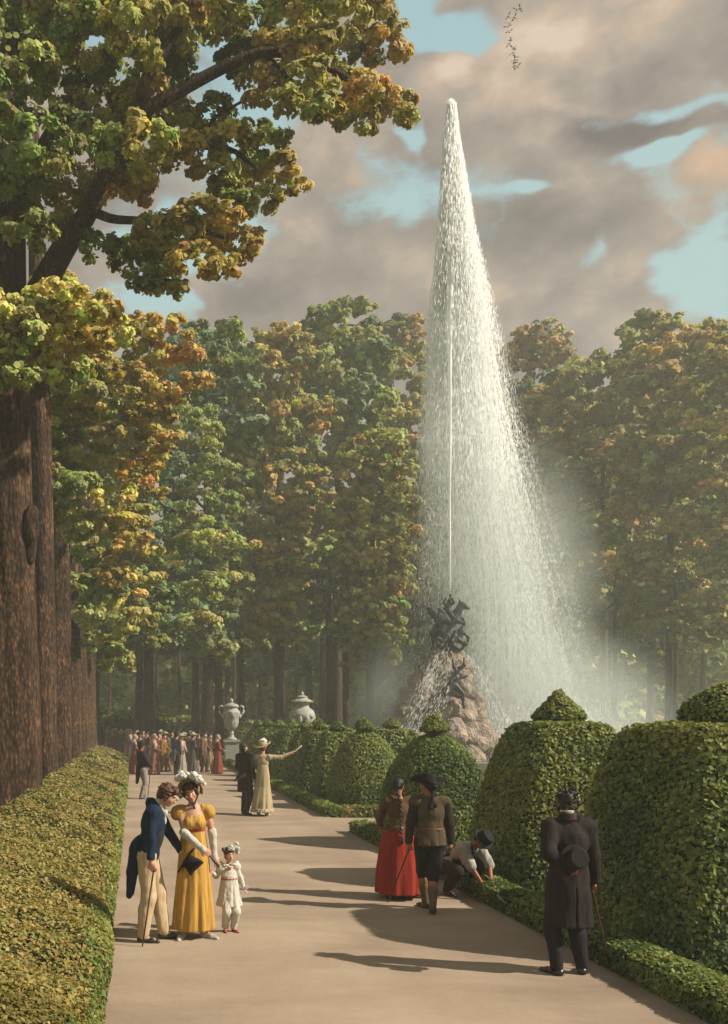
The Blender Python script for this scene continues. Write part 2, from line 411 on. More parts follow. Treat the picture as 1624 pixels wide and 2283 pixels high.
def sample_mesh(V, Fc, n, r, weight=None):
    A, B, Cq, Dq = (V[Fc[:, i]] for i in range(4))
    nr = np.cross(Cq - A, Dq - B); ar = np.linalg.norm(nr, axis=1) * .5 + 1e-12; nr = unit(nr)
    w = ar if weight is None else ar * weight((A + Cq) * .5)
    i = r.choice(len(Fc), n, p=w / w.sum()); s, t = r.random((2, n, 1))
    P = (A[i] * (1 - s) + B[i] * s) * (1 - t) + (Dq[i] * (1 - s) + Cq[i] * s) * t
    return P, nr[i]
def clad(name, V, Fc, n, size, pal, parent=None, seed=3, weight=None, sizef=None, out=.03, nv=5, patch=1.3, tilt=.5, mat=None, jt=(.65, 1.3)):
    """cover a clipped hedge surface with leaves; pal = list of colours mixed in patches"""
    r = np.random.default_rng(seed); P, Nn = sample_mesh(V, Fc, n, r, weight)
    f = fbm(P, patch, seed) * .6 + .5 + r.normal(0, .16, n); k = np.clip((f * len(pal)).astype(int), 0, len(pal) - 1)
    colr = np.array(pal)[k] * r.uniform(jt[0], jt[1], (n, 1))
    P = P + Nn * (r.random((n, 1)) ** 1.5) * out
    sz = size if sizef is None else sizef(P) * size
    v, f, c = leaf_geo(P, unit(Nn + tilt * r.normal(size=(n, 3)) + np.array([0, 0, .2])), sz, colr, nv, 1.5, r)
    return meshobj(name, v, f, mat or M_leaf, parent, False, c)
# ------------------------------------------------------------------ ground, path, lawn
def groundmat():
    m, n, out = newmat('lawn_grass'); tc = objc(n)
    a = n.noise(tc, .35, 5, .6); b = n.noise(tc, 30, 4, .7)
    colr = n.ramp(n.m('ADD', n.m('MULTIPLY', a, .6), n.m('MULTIPLY', b, .4)), [(.3, (.035, .055, .016, 1)), (.52, (.07, .10, .028, 1)), (.7, (.13, .15, .045, 1))])
    pbsdf(n, out, colr, .9, .1, n.bump(b, .8, .04)); return m
def pathmat():
    m, n, out = newmat('sandy_path'); tc = objc(n)
    a = n.noise(n.mapping(tc, (.35, .8, 1)), 1.0, 6, .62, .4); b = n.noise(tc, 60, 5, .75); cgr = n.vor(n.vm('ADD', tc, n.vm('MULTIPLY', n.n.new('ShaderNodeTexNoise').outputs['Color'], (.3, .3, 0))), 34)
    wear = n.noise(n.mapping(tc, (1.5, .25, 1)), .7, 3, .5)
    k = n.m('ADD', n.m('MULTIPLY', a, .75), n.m('ADD', n.m('MULTIPLY', b, .12), n.m('MULTIPLY', wear, .25)))
    colr = n.ramp(k, [(.34, lin(152, 133, 115)), (.55, lin(182, 161, 139)), (.76, lin(204, 185, 160))])
    peb = n.smooth(cgr, .02, .14)
    colr = n.mix(peb, lin(122, 107, 94), colr)
    pbsdf(n, out, colr, .95, .1, n.bump(n.m('ADD', n.m('MULTIPLY', b, .6), n.m('MULTIPLY', n.noise(tc, 9, 4, .6), 1.2)), .28, .02)); return m
def sheet(name, pts, z, mat):
    o = meshobj(name, [(x, y, z) for x, y in pts], [list(range(len(pts)))], mat); tag(o, kind='structure'); return o
sheet('lawn', [(-900, -60), (900, -60), (900, 1500), (-900, 1500)], 0, groundmat())
M_path = pathmat()
def wobble(a, b, n, amp, seed):
    r = np.random.default_rng(seed); return [(a[0] + (b[0] - a[0]) * t + amp * r.normal(), a[1] + (b[1] - a[1]) * t + amp * r.normal()) for t in np.linspace(0, 1, n)]
PX = 4.62
path_pts = wobble((PX + .1, -20), (PX + .1, 19.4), 60, .02, 1) + wobble((PX + .1, 19.4), (30, 19.4), 30, .03, 2) + wobble((30, 21.9), (PX + .2, 21.9), 30, .03, 3) \
    + wobble((PX + .2, 21.9), (PX + .3, 63), 60, .03, 4) + wobble((PX + .3, 63), (-16, 63), 30, .03, 5) + wobble((-16, 63), (-16, 53), 4, .02, 6) + wobble((-16, 53), (-.5, 53), 12, .02, 7) + wobble((-.5, 53), (-.5, -20), 60, .01, 8)
sheet('path', path_pts, .006, M_path)

# ------------------------------------------------------------------ broad clipped hedge along the left edge
YEL = [(.20, .165, .045), (.27, .22, .06), (.34, .27, .08), (.41, .32, .11), (.24, .23, .065), (.36, .23, .075), (.19, .21, .06)]
GRN = [(.075, .12, .035), (.12, .17, .045), (.17, .23, .058), (.23, .28, .075), (.28, .28, .07), (.20, .25, .06)]
def left_hedge():
    ys = np.concatenate([np.arange(-3, 20, .16), np.arange(20, 50.2, .4)]); 
    prof = np.array([(-.30, 0), (-.28, .10), (-.30, .20), (-.36, .29), (-.50, .37), (-.75, .47), (-1.05, .58), (-1.4, .70), (-1.75, .81), (-2.05, .88), (-2.3, .86), (-2.45, .6), (-2.47, .0)])
    g = np.zeros((len(ys), len(prof), 3)); g[:, :, 0] = prof[:, 0]; g[:, :, 2] = prof[:, 1]; g[:, :, 1] = ys[:, None]
    nz = fbm(g, 1.1, 4, 3)[..., None] * np.array([.07, .0, .09]) + fbm(g, 5, 9, 2)[..., None] * np.array([.03, 0, .03])
    g += nz * np.minimum(1, g[..., 2:3] * 4)
    nv = len(prof); V = g.reshape(-1, 3); i, j = np.meshgrid(np.arange(len(ys) - 1), np.arange(nv - 1), indexing='ij'); i = i.ravel(); j = j.ravel()
    Fc = np.stack([i * nv + j, (i + 1) * nv + j, (i + 1) * nv + j + 1, i * nv + j + 1], 1)
    # end caps
    c = len(V); V = np.concatenate([V, [[-1.4, ys[0], 0.3], [-1.4, ys[-1], 0.3]]])
    j = np.arange(0, nv - 2, 2); L = (len(ys) - 1) * nv
    Fc = np.concatenate([Fc, np.stack([np.full(len(j), c), j, j + 1, j + 2], 1), np.stack([np.full(len(j), c + 1), L + j + 2, L + j + 1, L + j], 1)])
    root = empty('clipped_hedge', (-1.4, 15, 0), 'long low broad-topped clipped hedge in yellow green along the left edge of the path', 'hedge')
    V = V - np.array([-1.4, 15, 0])
    meshobj('hedge_body', V, Fc, M_core, root)
    w = lambda p: 1 / (1 + np.maximum(p[:, 1] + 15 - 6, 0) * .22) ** 1.7 * np.where(p[:, 1] + 15 < 5, .15, 1)
    wt = lambda p: w(p) * (p[:, 2] > .0); ws = lambda p: w(p) * np.where(p[:, 0] > .98, 1, .015)
    Fo = Fc
    sf = lambda P: .6 + np.maximum(P[:, 1] + 15, 5) * .045
    clad('hedge_foliage', V, Fo, 105000, .031, YEL, root, 5, w, sf, .045, 4, .55, .5, None, (.82, 1.16))['kind'] = 'stuff'
    clad('side_foliage', V, Fo, 20000, .034, GRN, root, 6, ws, sf, .05, 4, 1.3, .6)['kind'] = 'stuff'
left_hedge()

# ------------------------------------------------------------------ box edging along the right of the path
def edging(name, x0, x1, y0, y1, h, label, n, seed, pal=GRN, size=.032):
    cx, cy = (x0 + x1) / 2, (y0 + y1) / 2; root = empty(name, (cx, cy, 0), label, 'hedge', 'low box edging')
    hx, hy = (x1 - x0) / 2, (y1 - y0) / 2
    nx, ny = max(3, int(hx * 2 / .1)), max(3, int(hy * 2 / .15))
    xs = np.linspace(-hx, hx, nx); yv = np.linspace(-hy, hy, ny); 
    X, Y = np.meshgrid(xs, yv, indexing='ij'); e = np.minimum(np.minimum(hx - abs(X), hy - abs(Y)) / .06, 1)
    Z = h * (.82 + .18 * e); top = np.stack([X, Y, Z], -1); top[..., 2] += .025 * fbm(top, 3, seed)
    Vt = top.reshape(-1, 3); i, j = np.meshgrid(np.arange(nx - 1), np.arange(ny - 1), indexing='ij'); i = i.ravel(); j = j.ravel()
    Ft = np.stack([i * ny + j, (i + 1) * ny + j, (i + 1) * ny + j + 1, i * ny + j + 1], 1)
    ring = [i_ * ny for i_ in range(nx)] + [(nx - 1) * ny + j_ for j_ in range(1, ny)] + [i_ * ny + ny - 1 for i_ in range(nx - 2, -1, -1)] + [j_ for j_ in range(ny - 2, 0, -1)]
    ring = np.array(ring); low = Vt[ring].copy(); low[:, 2] = 0; low[:, :2] *= 1.0; b = len(Vt); k = np.arange(len(ring)); k2 = (k + 1) % len(ring)
    Fs = np.stack([b + k, b + k2, ring[k2], ring[k]], 1)
    V = np.concatenate([Vt, low]); Fc = np.concatenate([Ft, Fs]); meshobj('edging_body', V, Fc, M_core, root)
    w = lambda p: 1 / (1 + np.maximum(p[:, 1] + cy - 7, 0) * .15) ** 1.6
    clad('edging_foliage', V, Fc, n, size, pal, root, seed, w, lambda P: .7 + np.maximum(P[:, 1] + cy, 5) * .035, .035, 4, 1.2, .6)['kind'] = 'stuff'
    return root
edging('box_edging', PX, PX + .42, 2, 19.2, .26, 'near low box edging between the path and the biggest topiary bushes', 34000, 21)
edging('box_edging', PX + .1, PX + .5, 22.1, 58, .26, 'far low box edging running back along the path beyond the side path', 16000, 22)
edging('box_edging', PX + .5, 12, 22.1, 22.5, .24, 'yellow green box edging along the far side of the side path', 9000, 23, YEL + GRN, .036)
edging('box_edging', PX + .42, 12, 18.75, 19.15, .26, 'dark box edging along the near side of the side path', 8000, 24)

# ------------------------------------------------------------------ topiary
GR = 'clipped topiary bushes in rows right of the path'
def topiary(name, label, x, y, kind, r, h, fin, n, size, seed, vox=.09, pal=GRN, ry=None, group=GR, top=.55):
    root = empty(name, (x, y, 0), label, 'topiary bush', group); ry = ry or r
    if kind == 'block':
        z = np.linspace(0, h, 14); t = z / h; a = 1 - (1 - top) * (.60 * t + .40 * t ** 4)
        body = LATHE([(zz, 0, 0, r * aa, ry * aa) for zz, aa in zip(z, a)], p=8.0, soft=.9); 
    else:
        z = np.linspace(0, h, 18); t = z / h; a = np.clip(1 - t ** 2.7, 0.02, 1) ** .52 * (1 - .05 * t)
        body = LATHE([(zz, 0, 0, r * aa, ry * aa) for zz, aa in zip(z, a)], p=2.4, soft=.8)
    dsp = lambda P: -.03 * fbm(P, 1.6, seed, 2).astype(np.float32)
    V, Fc = sdf_mesh([body], vox, .02, disp=dsp); V[:, 2] = np.maximum(V[:, 2], 0)
    meshobj('bush_body', V, Fc, M_core, root)
    cam_l = np.array([-x, -y, CH])
    def w(p):                                             # most leaves where they can be seen
        return np.where((p[:, 0] < r * .4) | (p[:, 1] < 0) | (p[:, 2] > h * .85), 1, .12)
    clad('bush_foliage', V, Fc, n, size, pal, root, seed, w, None, .05, 4, .8, .6)['kind'] = 'stuff'
    fr, fh, kindf = fin
    if kindf == 'cone': pf = [(h - .08, 0, 0, .35 * fr, .35 * fr), (h + .06, 0, 0, .35 * fr, .35 * fr), (h + .10, 0, 0, 1.05 * fr, 1.05 * fr), (h + .45 * fh, 0, 0, .78 * fr, .78 * fr), (h + .8 * fh, 0, 0, .35 * fr, .35 * fr), (h + fh, 0, 0, .08 * fr, .08 * fr)]
    else: pf = [(h - .08, 0, 0, .35 * fr, .35 * fr), (h + .06, 0, 0, .35 * fr, .35 * fr), (h + .10, 0, 0, fr, fr), (h + .45 * fh, 0, 0, .9 * fr, .9 * fr), (h + .8 * fh, 0, 0, .55 * fr, .55 * fr), (h + fh, 0, 0, .1 * fr, .1 * fr)]
    V, Fc = sdf_mesh([LATHE(pf, p=2.0)], vox * .5, .02, disp=lambda P: -.02 * fbm(P, 5, seed, 2).astype(np.float32))
    kb = meshobj('top_knob', V, Fc, M_core, root)
    clad('knob_foliage', V, Fc, max(300, int(n * .06)), size * .9, pal, kb, seed + 1, None, None, .03, 4, 1.5, .55)['kind'] = 'stuff'
    return root
DG = [(.10, .15, .05), (.13, .19, .065), (.19, .24, .07), (.24, .28, .08), (.29, .28, .075), (.22, .24, .06)]
topiary('block_topiary', 'huge square clipped bush at the right edge with a domed knob', 6.42, 9.75, 'block', 1.24, 2.34, (.42, .46, 'dome'), 52000, .042, 31, .08, DG, ry=1.3, top=.60)
topiary('block_topiary', 'square clipped bush with cone knob behind the man in the dark frock coat', 6.20, 13.1, 'block', 1.10, 2.34, (.34, .50, 'cone'), 38000, .042, 32, .08, DG, top=.46)
topiary('domed_topiary', 'domed clipped bush with cone knob behind the woman in the red skirt', 5.72, 17.1, 'dome', .98, 2.12, (.27, .40, 'cone'), 26000, .042, 33, .08, GRN)
topiary('domed_topiary', 'domed clipped bush with cone knob just past the side path', 6.25, 24.3, 'dome', .95, 2.05, (.28, .38, 'cone'), 16000, .048, 34, .09, GRN)
far = [(6.1, 26.9, .74, 'block', 'first narrow clipped bush left of the domed one past the side path'), (6.05, 29.2, .74, 'block', 'second narrow clipped bush past the side path'),
       (6.05, 31.7, .75, 'dome', 'third narrow clipped bush past the side path, right of the pointing lady'), (6.05, 34.4, .76, 'block', 'fourth narrow clipped bush, behind the raised arm of the lady'),
       (6.05, 37.4, .78, 'dome', 'fifth narrow clipped bush, beside the hat of the pointing lady'), (6.1, 40.8, .8, 'dome', 'sixth narrow bush, its knob just above the hat of the pointing lady'), (6.15, 44.4, .85, 'dome', 'small far domed bush behind the pointing couple'),
       (6.3, 51.5, .9, 'dome', 'far domed bush just behind the handled urn'), (6.4, 56.0, .9, 'dome', 'farthest clipped bush of the row by the path')]
for i, (x, y, r, kd, lb) in enumerate(far):
    topiary('domed_topiary' if kd == 'dome' else 'block_topiary', lb, x, y, kd, r, 2.0, (.27, .38, 'cone'), 7000 if y < 40 else 4000, .058 + .0012 * (y - 27), 40 + i, .11, GRN)
back = [(8.2, 28.6, 'bush with pointed knob in the second row beside the dark trunks'), (8.3, 32.6, 'bush with round knob in the second row right of the big urn'), (8.5, 41.5, 'bush in the second row just left of the big urn'),
        (8.5, 46.5, 'bush farther left in the second row, behind the lady pointing'), (8.5, 52, 'farthest bush of the second row')]
for i, (x, y, lb) in enumerate(back):
    topiary('block_topiary', 'square topped ' + lb, x, y, 'block', 1.15, 2.05, (.30, .42, 'cone'), 4500, .075, 60 + i, .12, GRN)

# ------------------------------------------------------------------ hedge closing the walk, tree shade put into its leaf colour
def far_hedge():
    root = empty('shade_tinted_hedge', (-2, 65, 0), 'tall hedge with shade-dark leaves closing the far end of the walk behind the crowd', 'hedge')
    xs = np.linspace(-22, 9.5, 64); rows = [(0, -1.0), (1.2, -1.05), (2.2, -1.0), (1, -.9)]
    V = []
    for x in xs:
        h = np.interp(x, [-22, -4, 2, 6, 9.5], [3.0, 2.95, 2.5, 1.95, 1.75]) + .12 * math.sin(x * 1.7)
        for (zz, yy) in [(0, -.9), (h * .5, -1.0), (h * .9, -.95), (h, -.6), (h, .6), (h * .9, .9), (0, .9)]: V.append((x + 2, yy, zz))
    V = np.array(V); V += fbm(V, .9, 3)[:, None] * np.array([0, .15, .06]); m = 7; i, j = np.meshgrid(np.arange(len(xs) - 1), np.arange(m - 1), indexing='ij'); i = i.ravel(); j = j.ravel()
    Fc = np.stack([i * m + j, (i + 1) * m + j, (i + 1) * m + j + 1, i * m + j + 1], 1)
    meshobj('hedge_body', V, Fc, M_core, root)
    clad('hedge_foliage', V, Fc, 9000, .15, [(.02, .028, .010), (.03, .04, .014), (.045, .05, .018)], root, 8, lambda p: np.where(p[:, 2] > 2.2, .5, 1), None, .08, 5, .5, .6)['kind'] = 'stuff'  # very dark leaf colours stand for the shade of the trees
    r = np.random.default_rng(4); P, Nn = sample_mesh(V, Fc, 7000, r, lambda p: np.where(p[:, 2] > 1.9, 1, .00001) * np.where(p[:, 2] > 1.6, 1, .0))
    top = P[:, 2] > 1.6; P = P[top]; P[:, 2] += r.random(len(P)) ** 2 * .35; n = len(P)
    v, f, c = leaf_geo(P, unit(r.normal(size=(n, 3)) * .6 + [0, -.6, .6]), .2, jit((.22, .27, .06), n, r), 6, 1.3, r)
    meshobj('sprouting_shoots', v, f, M_leaf, root, False, c)['kind'] = 'stuff'
far_hedge()

# ------------------------------------------------------------------ trees
def tree(name, label, x, y, base_r, height, lumps, n, size, seed, group=None, bark=None, nv=5, lean=(0, 0), limbs=6, taper=.72, trunk_top=.75, spread=.24, trunk_seg=12, root_flare=1.3, branches=(), tuft=14):
    root = empty(name, (x, y, 0), label, 'tree', group); r = np.random.default_rng(seed)
    t = np.linspace(0, 1, 26); H = height * trunk_top
    px = lean[0] * t + .10 * base_r * np.sin(t * 7 + seed); py = lean[1] * t + .10 * base_r * np.sin(t * 5 + seed * 2)
    rad = base_r * (1 - taper * t) * (1 + (root_flare - 1) * np.exp(-t * height / 1.2))
    ph = r.random(5) * 6.28
    rg = lambda th, z, i: .05 * np.sin(5 * th + ph[0] + z * .3) + .035 * np.sin(11 * th + ph[1] + z * .7) + .03 * np.sin(3 * th + z * .9 + ph[2])
    tube('trunk', np.stack([px, py, t * H - .05], 1), rad, bark or M_bark2, root, trunk_seg, rg)
    Cs = np.array([l[0] for l in lumps])
    pick = r.choice(len(lumps), min(limbs, len(lumps)), replace=False)
    for k in pick:
        c = Cs[k] - np.array([x, y, 0]); tt = np.clip((c[2] - np.hypot(c[0], c[1]) * .8) / H, .22, .93); p0 = np.array([np.interp(tt, t, px), np.interp(tt, t, py), tt * H])
        r0 = np.interp(tt, t, rad) * .5; s = np.linspace(0, 1, 8)[:, None]; mid = (p0 + c) / 2 + np.array([0, 0, -.06 * np.linalg.norm(c - p0)]) + r.normal(0, .05, 3) * np.linalg.norm(c - p0)
        pts = (1 - s) ** 2 * p0 + 2 * s * (1 - s) * mid + s ** 2 * c
        tube('limb', pts, r0 * (1 - .8 * s[:, 0]), bark or M_bark2, root, 8)
    for pts, r0, r1 in branches:
        pts = np.array(pts) - np.array([x, y, 0]); k = np.linspace(0, 1, 3 * len(pts)); src = np.linspace(0, 1, len(pts))
        pp = np.stack([np.interp(k, src, pts[:, i]) for i in range(3)], 1); pp[1:-1] = (pp[:-2] + pp[1:-1] * 2 + pp[2:]) / 4
        tube('limb', pp, np.interp(k, [0, 1], [r0, r1]), bark or M_bark2, root, 10, lambda th, z, i: .07 * np.sin(4 * th + z * 2))
    lp = [(np.asarray(c) - np.array([x, y, 0]), R, K) for c, R, K in lumps]
    v, f, c = lump_leaves(lp, n, size, nv, seed, tuft, spread)
    o = meshobj('crown', v, f, M_leaf, root, False, c); o['kind'] = 'stuff'
    return root
def egg_lumps(u, Y, vt, vb, hw, pal, seed, nl=26, depth=1.0, squash=.62, rs=.26):
    """lumps spread through an egg-shaped crown, at real size"""
    r = np.random.default_rng(seed); c = at(u, 0, Y)[0]; zt, zb = CH - (vt - VY) / F0 * Y, CH - (vb - VY) / F0 * Y; w = hw / F0 * Y; L = []
    for i in range(nl):
        t = (i + r.random()) / nl; env = w * (math.sin(math.pi * min(1, .08 + .86 * (1 - t) ** .85 + .04)) ** .6 if t > .12 else .6 + 2.5 * t)
        env = max(env, .25 * w); rr = w * rs * r.uniform(.75, 1.25); a = r.uniform(-3.7, .6) ; q = max(0, env - rr * .8) * (r.random() ** .4)
        K = np.array(PAL[pal[r.integers(len(pal))]]) * r.uniform(.85, 1.15)
        L.append((np.array([c + q * math.cos(a), Y + q * math.sin(a) * depth, zb + (zt - zb) * t * .97]), (rr, rr, rr * squash), K))
    return L
FG = 'tall trees beyond the fountain'
mid = [  # name, label, u, Y, vtop, vbot, halfwidth, palette, leaves
    ('autumn_tree', 'tall blue green tree left of centre behind the orange foliage', 462, 52, 712, 1470, 108, ['gr', 'bl', 'bl', 'dk', 'lg', 'gr'], 30000),
    ('autumn_tree', 'ochre and olive tree between the two green trees left of the jet', 622, 58, 725, 1440, 98, ['ol', 'oc', 'oc', 'gr', 'ol', 'lg', 'og'], 28000),
    ('autumn_tree', 'tallest bright green tree just left of the jet', 752, 64, 680, 1300, 118, ['gr', 'lg', 'gr', 'bl', 'dk', 'lg'], 32000),
    ('autumn_tree', 'lower olive and ochre tree standing right behind the big urn', 830, 55, 960, 1480, 88, ['ol', 'gr', 'oc', 'ol', 'lg'], 20000),
    ('autumn_tree', 'narrow ochre topped tree directly behind the jet on its left', 895, 78, 697, 1350, 66, ['ol', 'oc', 'br', 'dk', 'gr'], 15000),
    ('autumn_tree', 'red brown tree whose crown shows just right of the jet', 1170, 80, 735, 1330, 112, ['br', 'pk', 'ol', 'oc', 'dk', 'br'], 24000),
    ('autumn_tree', 'broad brown ochre tree right of the jet in the second gap', 1345, 74, 795, 1330, 128, ['oc', 'br', 'ol', 'ol', 'pk', 'gr'], 30000),
    ('autumn_tree', 'tallest ochre tree near the right edge of the garden', 1495, 66, 690, 1400, 120, ['oc', 'ol', 'oc', 'gr', 'br', 'ol'], 34000),
    ('autumn_tree', 'ochre green tree cut off by the right edge', 1640, 60, 735, 1420, 110, ['oc', 'ol', 'gr', 'ye', 'ol'], 22000),
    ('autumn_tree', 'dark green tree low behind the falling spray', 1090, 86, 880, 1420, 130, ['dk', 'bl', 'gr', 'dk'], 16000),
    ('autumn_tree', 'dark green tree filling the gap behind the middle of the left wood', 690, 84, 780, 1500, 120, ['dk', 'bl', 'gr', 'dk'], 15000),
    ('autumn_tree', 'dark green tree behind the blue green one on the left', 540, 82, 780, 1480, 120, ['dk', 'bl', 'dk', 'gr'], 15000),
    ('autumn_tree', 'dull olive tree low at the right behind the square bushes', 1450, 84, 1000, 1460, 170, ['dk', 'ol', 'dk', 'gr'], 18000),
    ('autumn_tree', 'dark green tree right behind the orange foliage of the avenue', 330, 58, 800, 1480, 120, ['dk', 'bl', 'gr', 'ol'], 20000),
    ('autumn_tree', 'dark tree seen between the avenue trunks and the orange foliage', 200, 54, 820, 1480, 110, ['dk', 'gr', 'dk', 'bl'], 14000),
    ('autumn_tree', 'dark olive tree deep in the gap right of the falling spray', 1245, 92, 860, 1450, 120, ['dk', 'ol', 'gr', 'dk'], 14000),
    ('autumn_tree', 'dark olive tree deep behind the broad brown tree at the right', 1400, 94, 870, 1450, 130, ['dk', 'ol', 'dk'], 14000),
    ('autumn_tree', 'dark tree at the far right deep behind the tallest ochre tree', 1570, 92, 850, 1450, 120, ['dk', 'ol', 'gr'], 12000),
    ('autumn_tree', 'dark tree low behind the jet and left of the fallen spray', 930, 88, 1000, 1470, 110, ['dk', 'bl', 'gr'], 12000)]
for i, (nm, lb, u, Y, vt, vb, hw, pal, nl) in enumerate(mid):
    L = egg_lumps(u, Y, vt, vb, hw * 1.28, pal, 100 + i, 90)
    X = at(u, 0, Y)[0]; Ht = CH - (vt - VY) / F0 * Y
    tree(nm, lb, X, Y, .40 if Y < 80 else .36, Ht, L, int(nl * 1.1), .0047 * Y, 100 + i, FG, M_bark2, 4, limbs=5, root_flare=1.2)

# avenue of big old trees down the left
def lumpsUV(rows, Y0, dY, seed, squash=.6):
    r = np.random.default_rng(seed); L = []
    for (u, v, rp, key) in rows:
        Y = Y0 + dY * r.uniform(-1, 1); R_ = rp / F0 * Y; K = np.array(PAL[key]) * r.uniform(.9, 1.12); L.append((at(u, v, Y), (R_, R_, R_ * squash), K))
    return L
tl = [ # nearest tree: crown over the top of the view
 (40,60,80,'gr'),(140,40,80,'ol'),(60,150,75,'gr'),(190,90,75,'lg'),(300,70,80,'ol'),(270,150,70,'gr'),(400,60,75,'ol'),(140,220,75,'dk'),(20,260,70,'gr'),(380,150,60,'dk'),(470,40,55,'ol'),
 (560,60,60,'gr'),(640,50,70,'ol'),(740,40,70,'ol'),(830,50,55,'br'),(860,110,48,'og'),(620,120,55,'oc'),(690,120,60,'oc'),(760,120,55,'ol'),(680,190,58,'ol'),(750,200,55,'oc'),(820,200,52,'og'),(880,240,46,'oc'),(800,270,44,'ol'),(720,250,45,'ol'),
 (640,235,38,'ol'),(905,262,28,'ol'),(590,190,50,'br'),(540,130,50,'dk'),
 (240,250,70,'ol'),(330,230,68,'oc'),(230,330,65,'gr'),(320,310,60,'ol'),(400,280,60,'ol'),(470,260,55,'gr'),(440,340,58,'oc'),(520,330,58,'ol'),(590,320,52,'gr'),(560,390,52,'ol'),(620,380,48,'oc'),(650,410,34,'og'),(480,400,50,'ol'),(600,440,38,'ol'),(540,455,36,'gr'),
 (100,330,70,'gr'),(60,420,72,'gr'),(150,420,66,'ol'),(240,410,60,'oc'),(310,400,58,'og'),(350,370,46,'ye'),(110,500,55,'gr'),(60,520,55,'gr'),
 (400,520,60,'ol'),(470,510,58,'og'),(530,540,48,'og'),(560,550,28,'og'),(430,585,52,'oc'),(490,600,40,'oc'),(360,560,50,'ol'),(330,520,45,'ol'),(290,570,55,'gr'),(370,630,42,'ol'),(400,645,26,'ol'),(320,620,36,'dk'),(230,550,45,'gr'),(510,480,34,'og'),(440,470,42,'ol'),
 (-60,200,90,'gr'),(-50,420,90,'dk'),(-60,40,90,'gr'),(160,300,60,'dk'),(0,350,60,'dk'),(210,30,60,'gr'),(330,-10,60,'ol'),(520,-10,60,'ol'),(700,-20,60,'ol'),(840,-10,50,'br'),(100,-20,70,'gr')]
L = lumpsUV(tl, 18, 2.2, 5)
L += lumpsUV([(-30, 700, 60, 'ye'), (30, 690, 52, 'ye'), (90, 665, 46, 'ye'), (150, 660, 46, 'ye'), (195, 700, 42, 'ye'), (60, 740, 50, 'lg'), (130, 730, 48, 'ye'), (20, 790, 50, 'lg'), (90, 790, 48, 'ye'), (160, 780, 46, 'ye'), (215, 755, 36, 'oc'), (-20, 840, 46, 'gr'), (50, 840, 40, 'lg'), (120, 835, 34, 'lg'), (85, 700, 46, 'lg'), (190, 820, 28, 'lg'), (240, 700, 30, 'oc')], 16, .5, 91)
def P_(u, v, Y): return at(u, v, Y)
br = [([P_(60, 700, 20), P_(110, 610, 19.6), P_(150, 540, 19), P_(205, 465, 18.6), P_(235, 380, 18.3), P_(290, 330, 18), P_(310, 200, 17.6), P_(400, 60, 17.5)], .30, .08),
      ([P_(205, 470, 18.6), P_(250, 490, 18.3), P_(330, 492, 18), P_(420, 505, 17.8), P_(500, 530, 17.6)], .10, .03),
      ([P_(235, 385, 18.3), P_(330, 350, 18), P_(430, 325, 17.8), P_(520, 330, 17.6), P_(575, 380, 17.6)], .11, .03),
      ([P_(300, 260, 17.8), P_(440, 180, 17.6), P_(580, 110, 17.4), P_(700, 130, 17.2), P_(800, 190, 17.2), P_(850, 240, 17.2)], .14, .03),
      ([P_(580, 110, 17.4), P_(660, 190, 17.2), P_(720, 235, 17.2)], .05, .02), ([P_(60, 420, 20), P_(110, 300, 19.5), P_(200, 180, 19), P_(260, 60, 19)], .2, .06),
      ([P_(330, 492, 18), P_(370, 560, 17.8), P_(400, 610, 17.8)], .035, .015), ([P_(430, 325, 17.8), P_(480, 260, 17.8), P_(560, 215, 17.6)], .05, .02)]
T1 = tree('plane_tree', 'huge old tree at the left edge with boughs arching over the walk', -2.86, 20, .72, 19, L, 110000, .086, 7, 'avenue of old trees on the left', M_bark, 5, lean=(-.05, 0), taper=.42, limbs=0, trunk_top=.95, trunk_seg=64, spread=.26, root_flare=1.15, branches=br, tuft=18)
# burr and knot on the near trunk
V, Fc = sdf_mesh([E((.58, -.35, 6.6), (.20, .22, .38)), E((.55, -.2, 6.2), (.16, .2, .4)), E((.62, -.3, 6.95), (.15, .16, .18))], .05, .08, holes=[E((.74, -.52, 6.62), (.09, .12, .15))]); meshobj('burr', V, Fc, M_bark, T1)
# leaves of the near crown that can be picked apart
def single_leaves(root, lumps, origin, n, size, seed):
    r = np.random.default_rng(seed); mats = {}
    me_by = []
    for key in ('gr', 'ol', 'oc', 'og', 'ye', 'lg'):
        v, f, c = leaf_geo(np.zeros((1, 3)), np.array([[0, 0, 1.]]), 1.0, np.array([PAL[key]]), 6, 1.3, np.random.default_rng(2))
        v = v / np.abs(v).max() * .62
        me = bpy.data.meshes.new('leaf'); me.from_pydata([tuple(map(float, q)) for q in v], [], f.tolist()); a = me.attributes.new('tint', 'FLOAT_COLOR', 'POINT')
        c4 = np.ones((len(v), 4), np.float32); c4[:, :3] = PAL[key]; a.data.foreach_set('color', c4.ravel()); me.materials.append(M_leaf); me_by.append(me)
    vis = [l for l in lumps if l[0][0] > -2.2]
    for i in range(n):
        c, R_, K = vis[r.integers(len(vis))]; d = unit(np.array([r.normal() * .8, -abs(r.normal()) - .3, r.normal() * .8])); p = c + d * np.array(R_) * 1.1 - origin
        o = bpy.data.objects.new('leaf', me_by[int(np.argmin([np.abs(np.array(PAL[k]) - K).sum() for k in ('gr', 'ol', 'oc', 'og', 'ye', 'lg')]))]); col_.objects.link(o)
        o.parent = root; o.location = tuple(p); nn = unit(np.array([r.normal() * .5, -.8, .5 + r.normal() * .4])); o.rotation_euler = mathutils.Vector(tuple(nn)).to_track_quat('Z', 'Y').to_euler(); o.scale = (size * r.uniform(.85, 1.25),) * 3
single_leaves(T1, L, np.array([-2.86, 20, 0]), 300, .105, 3)

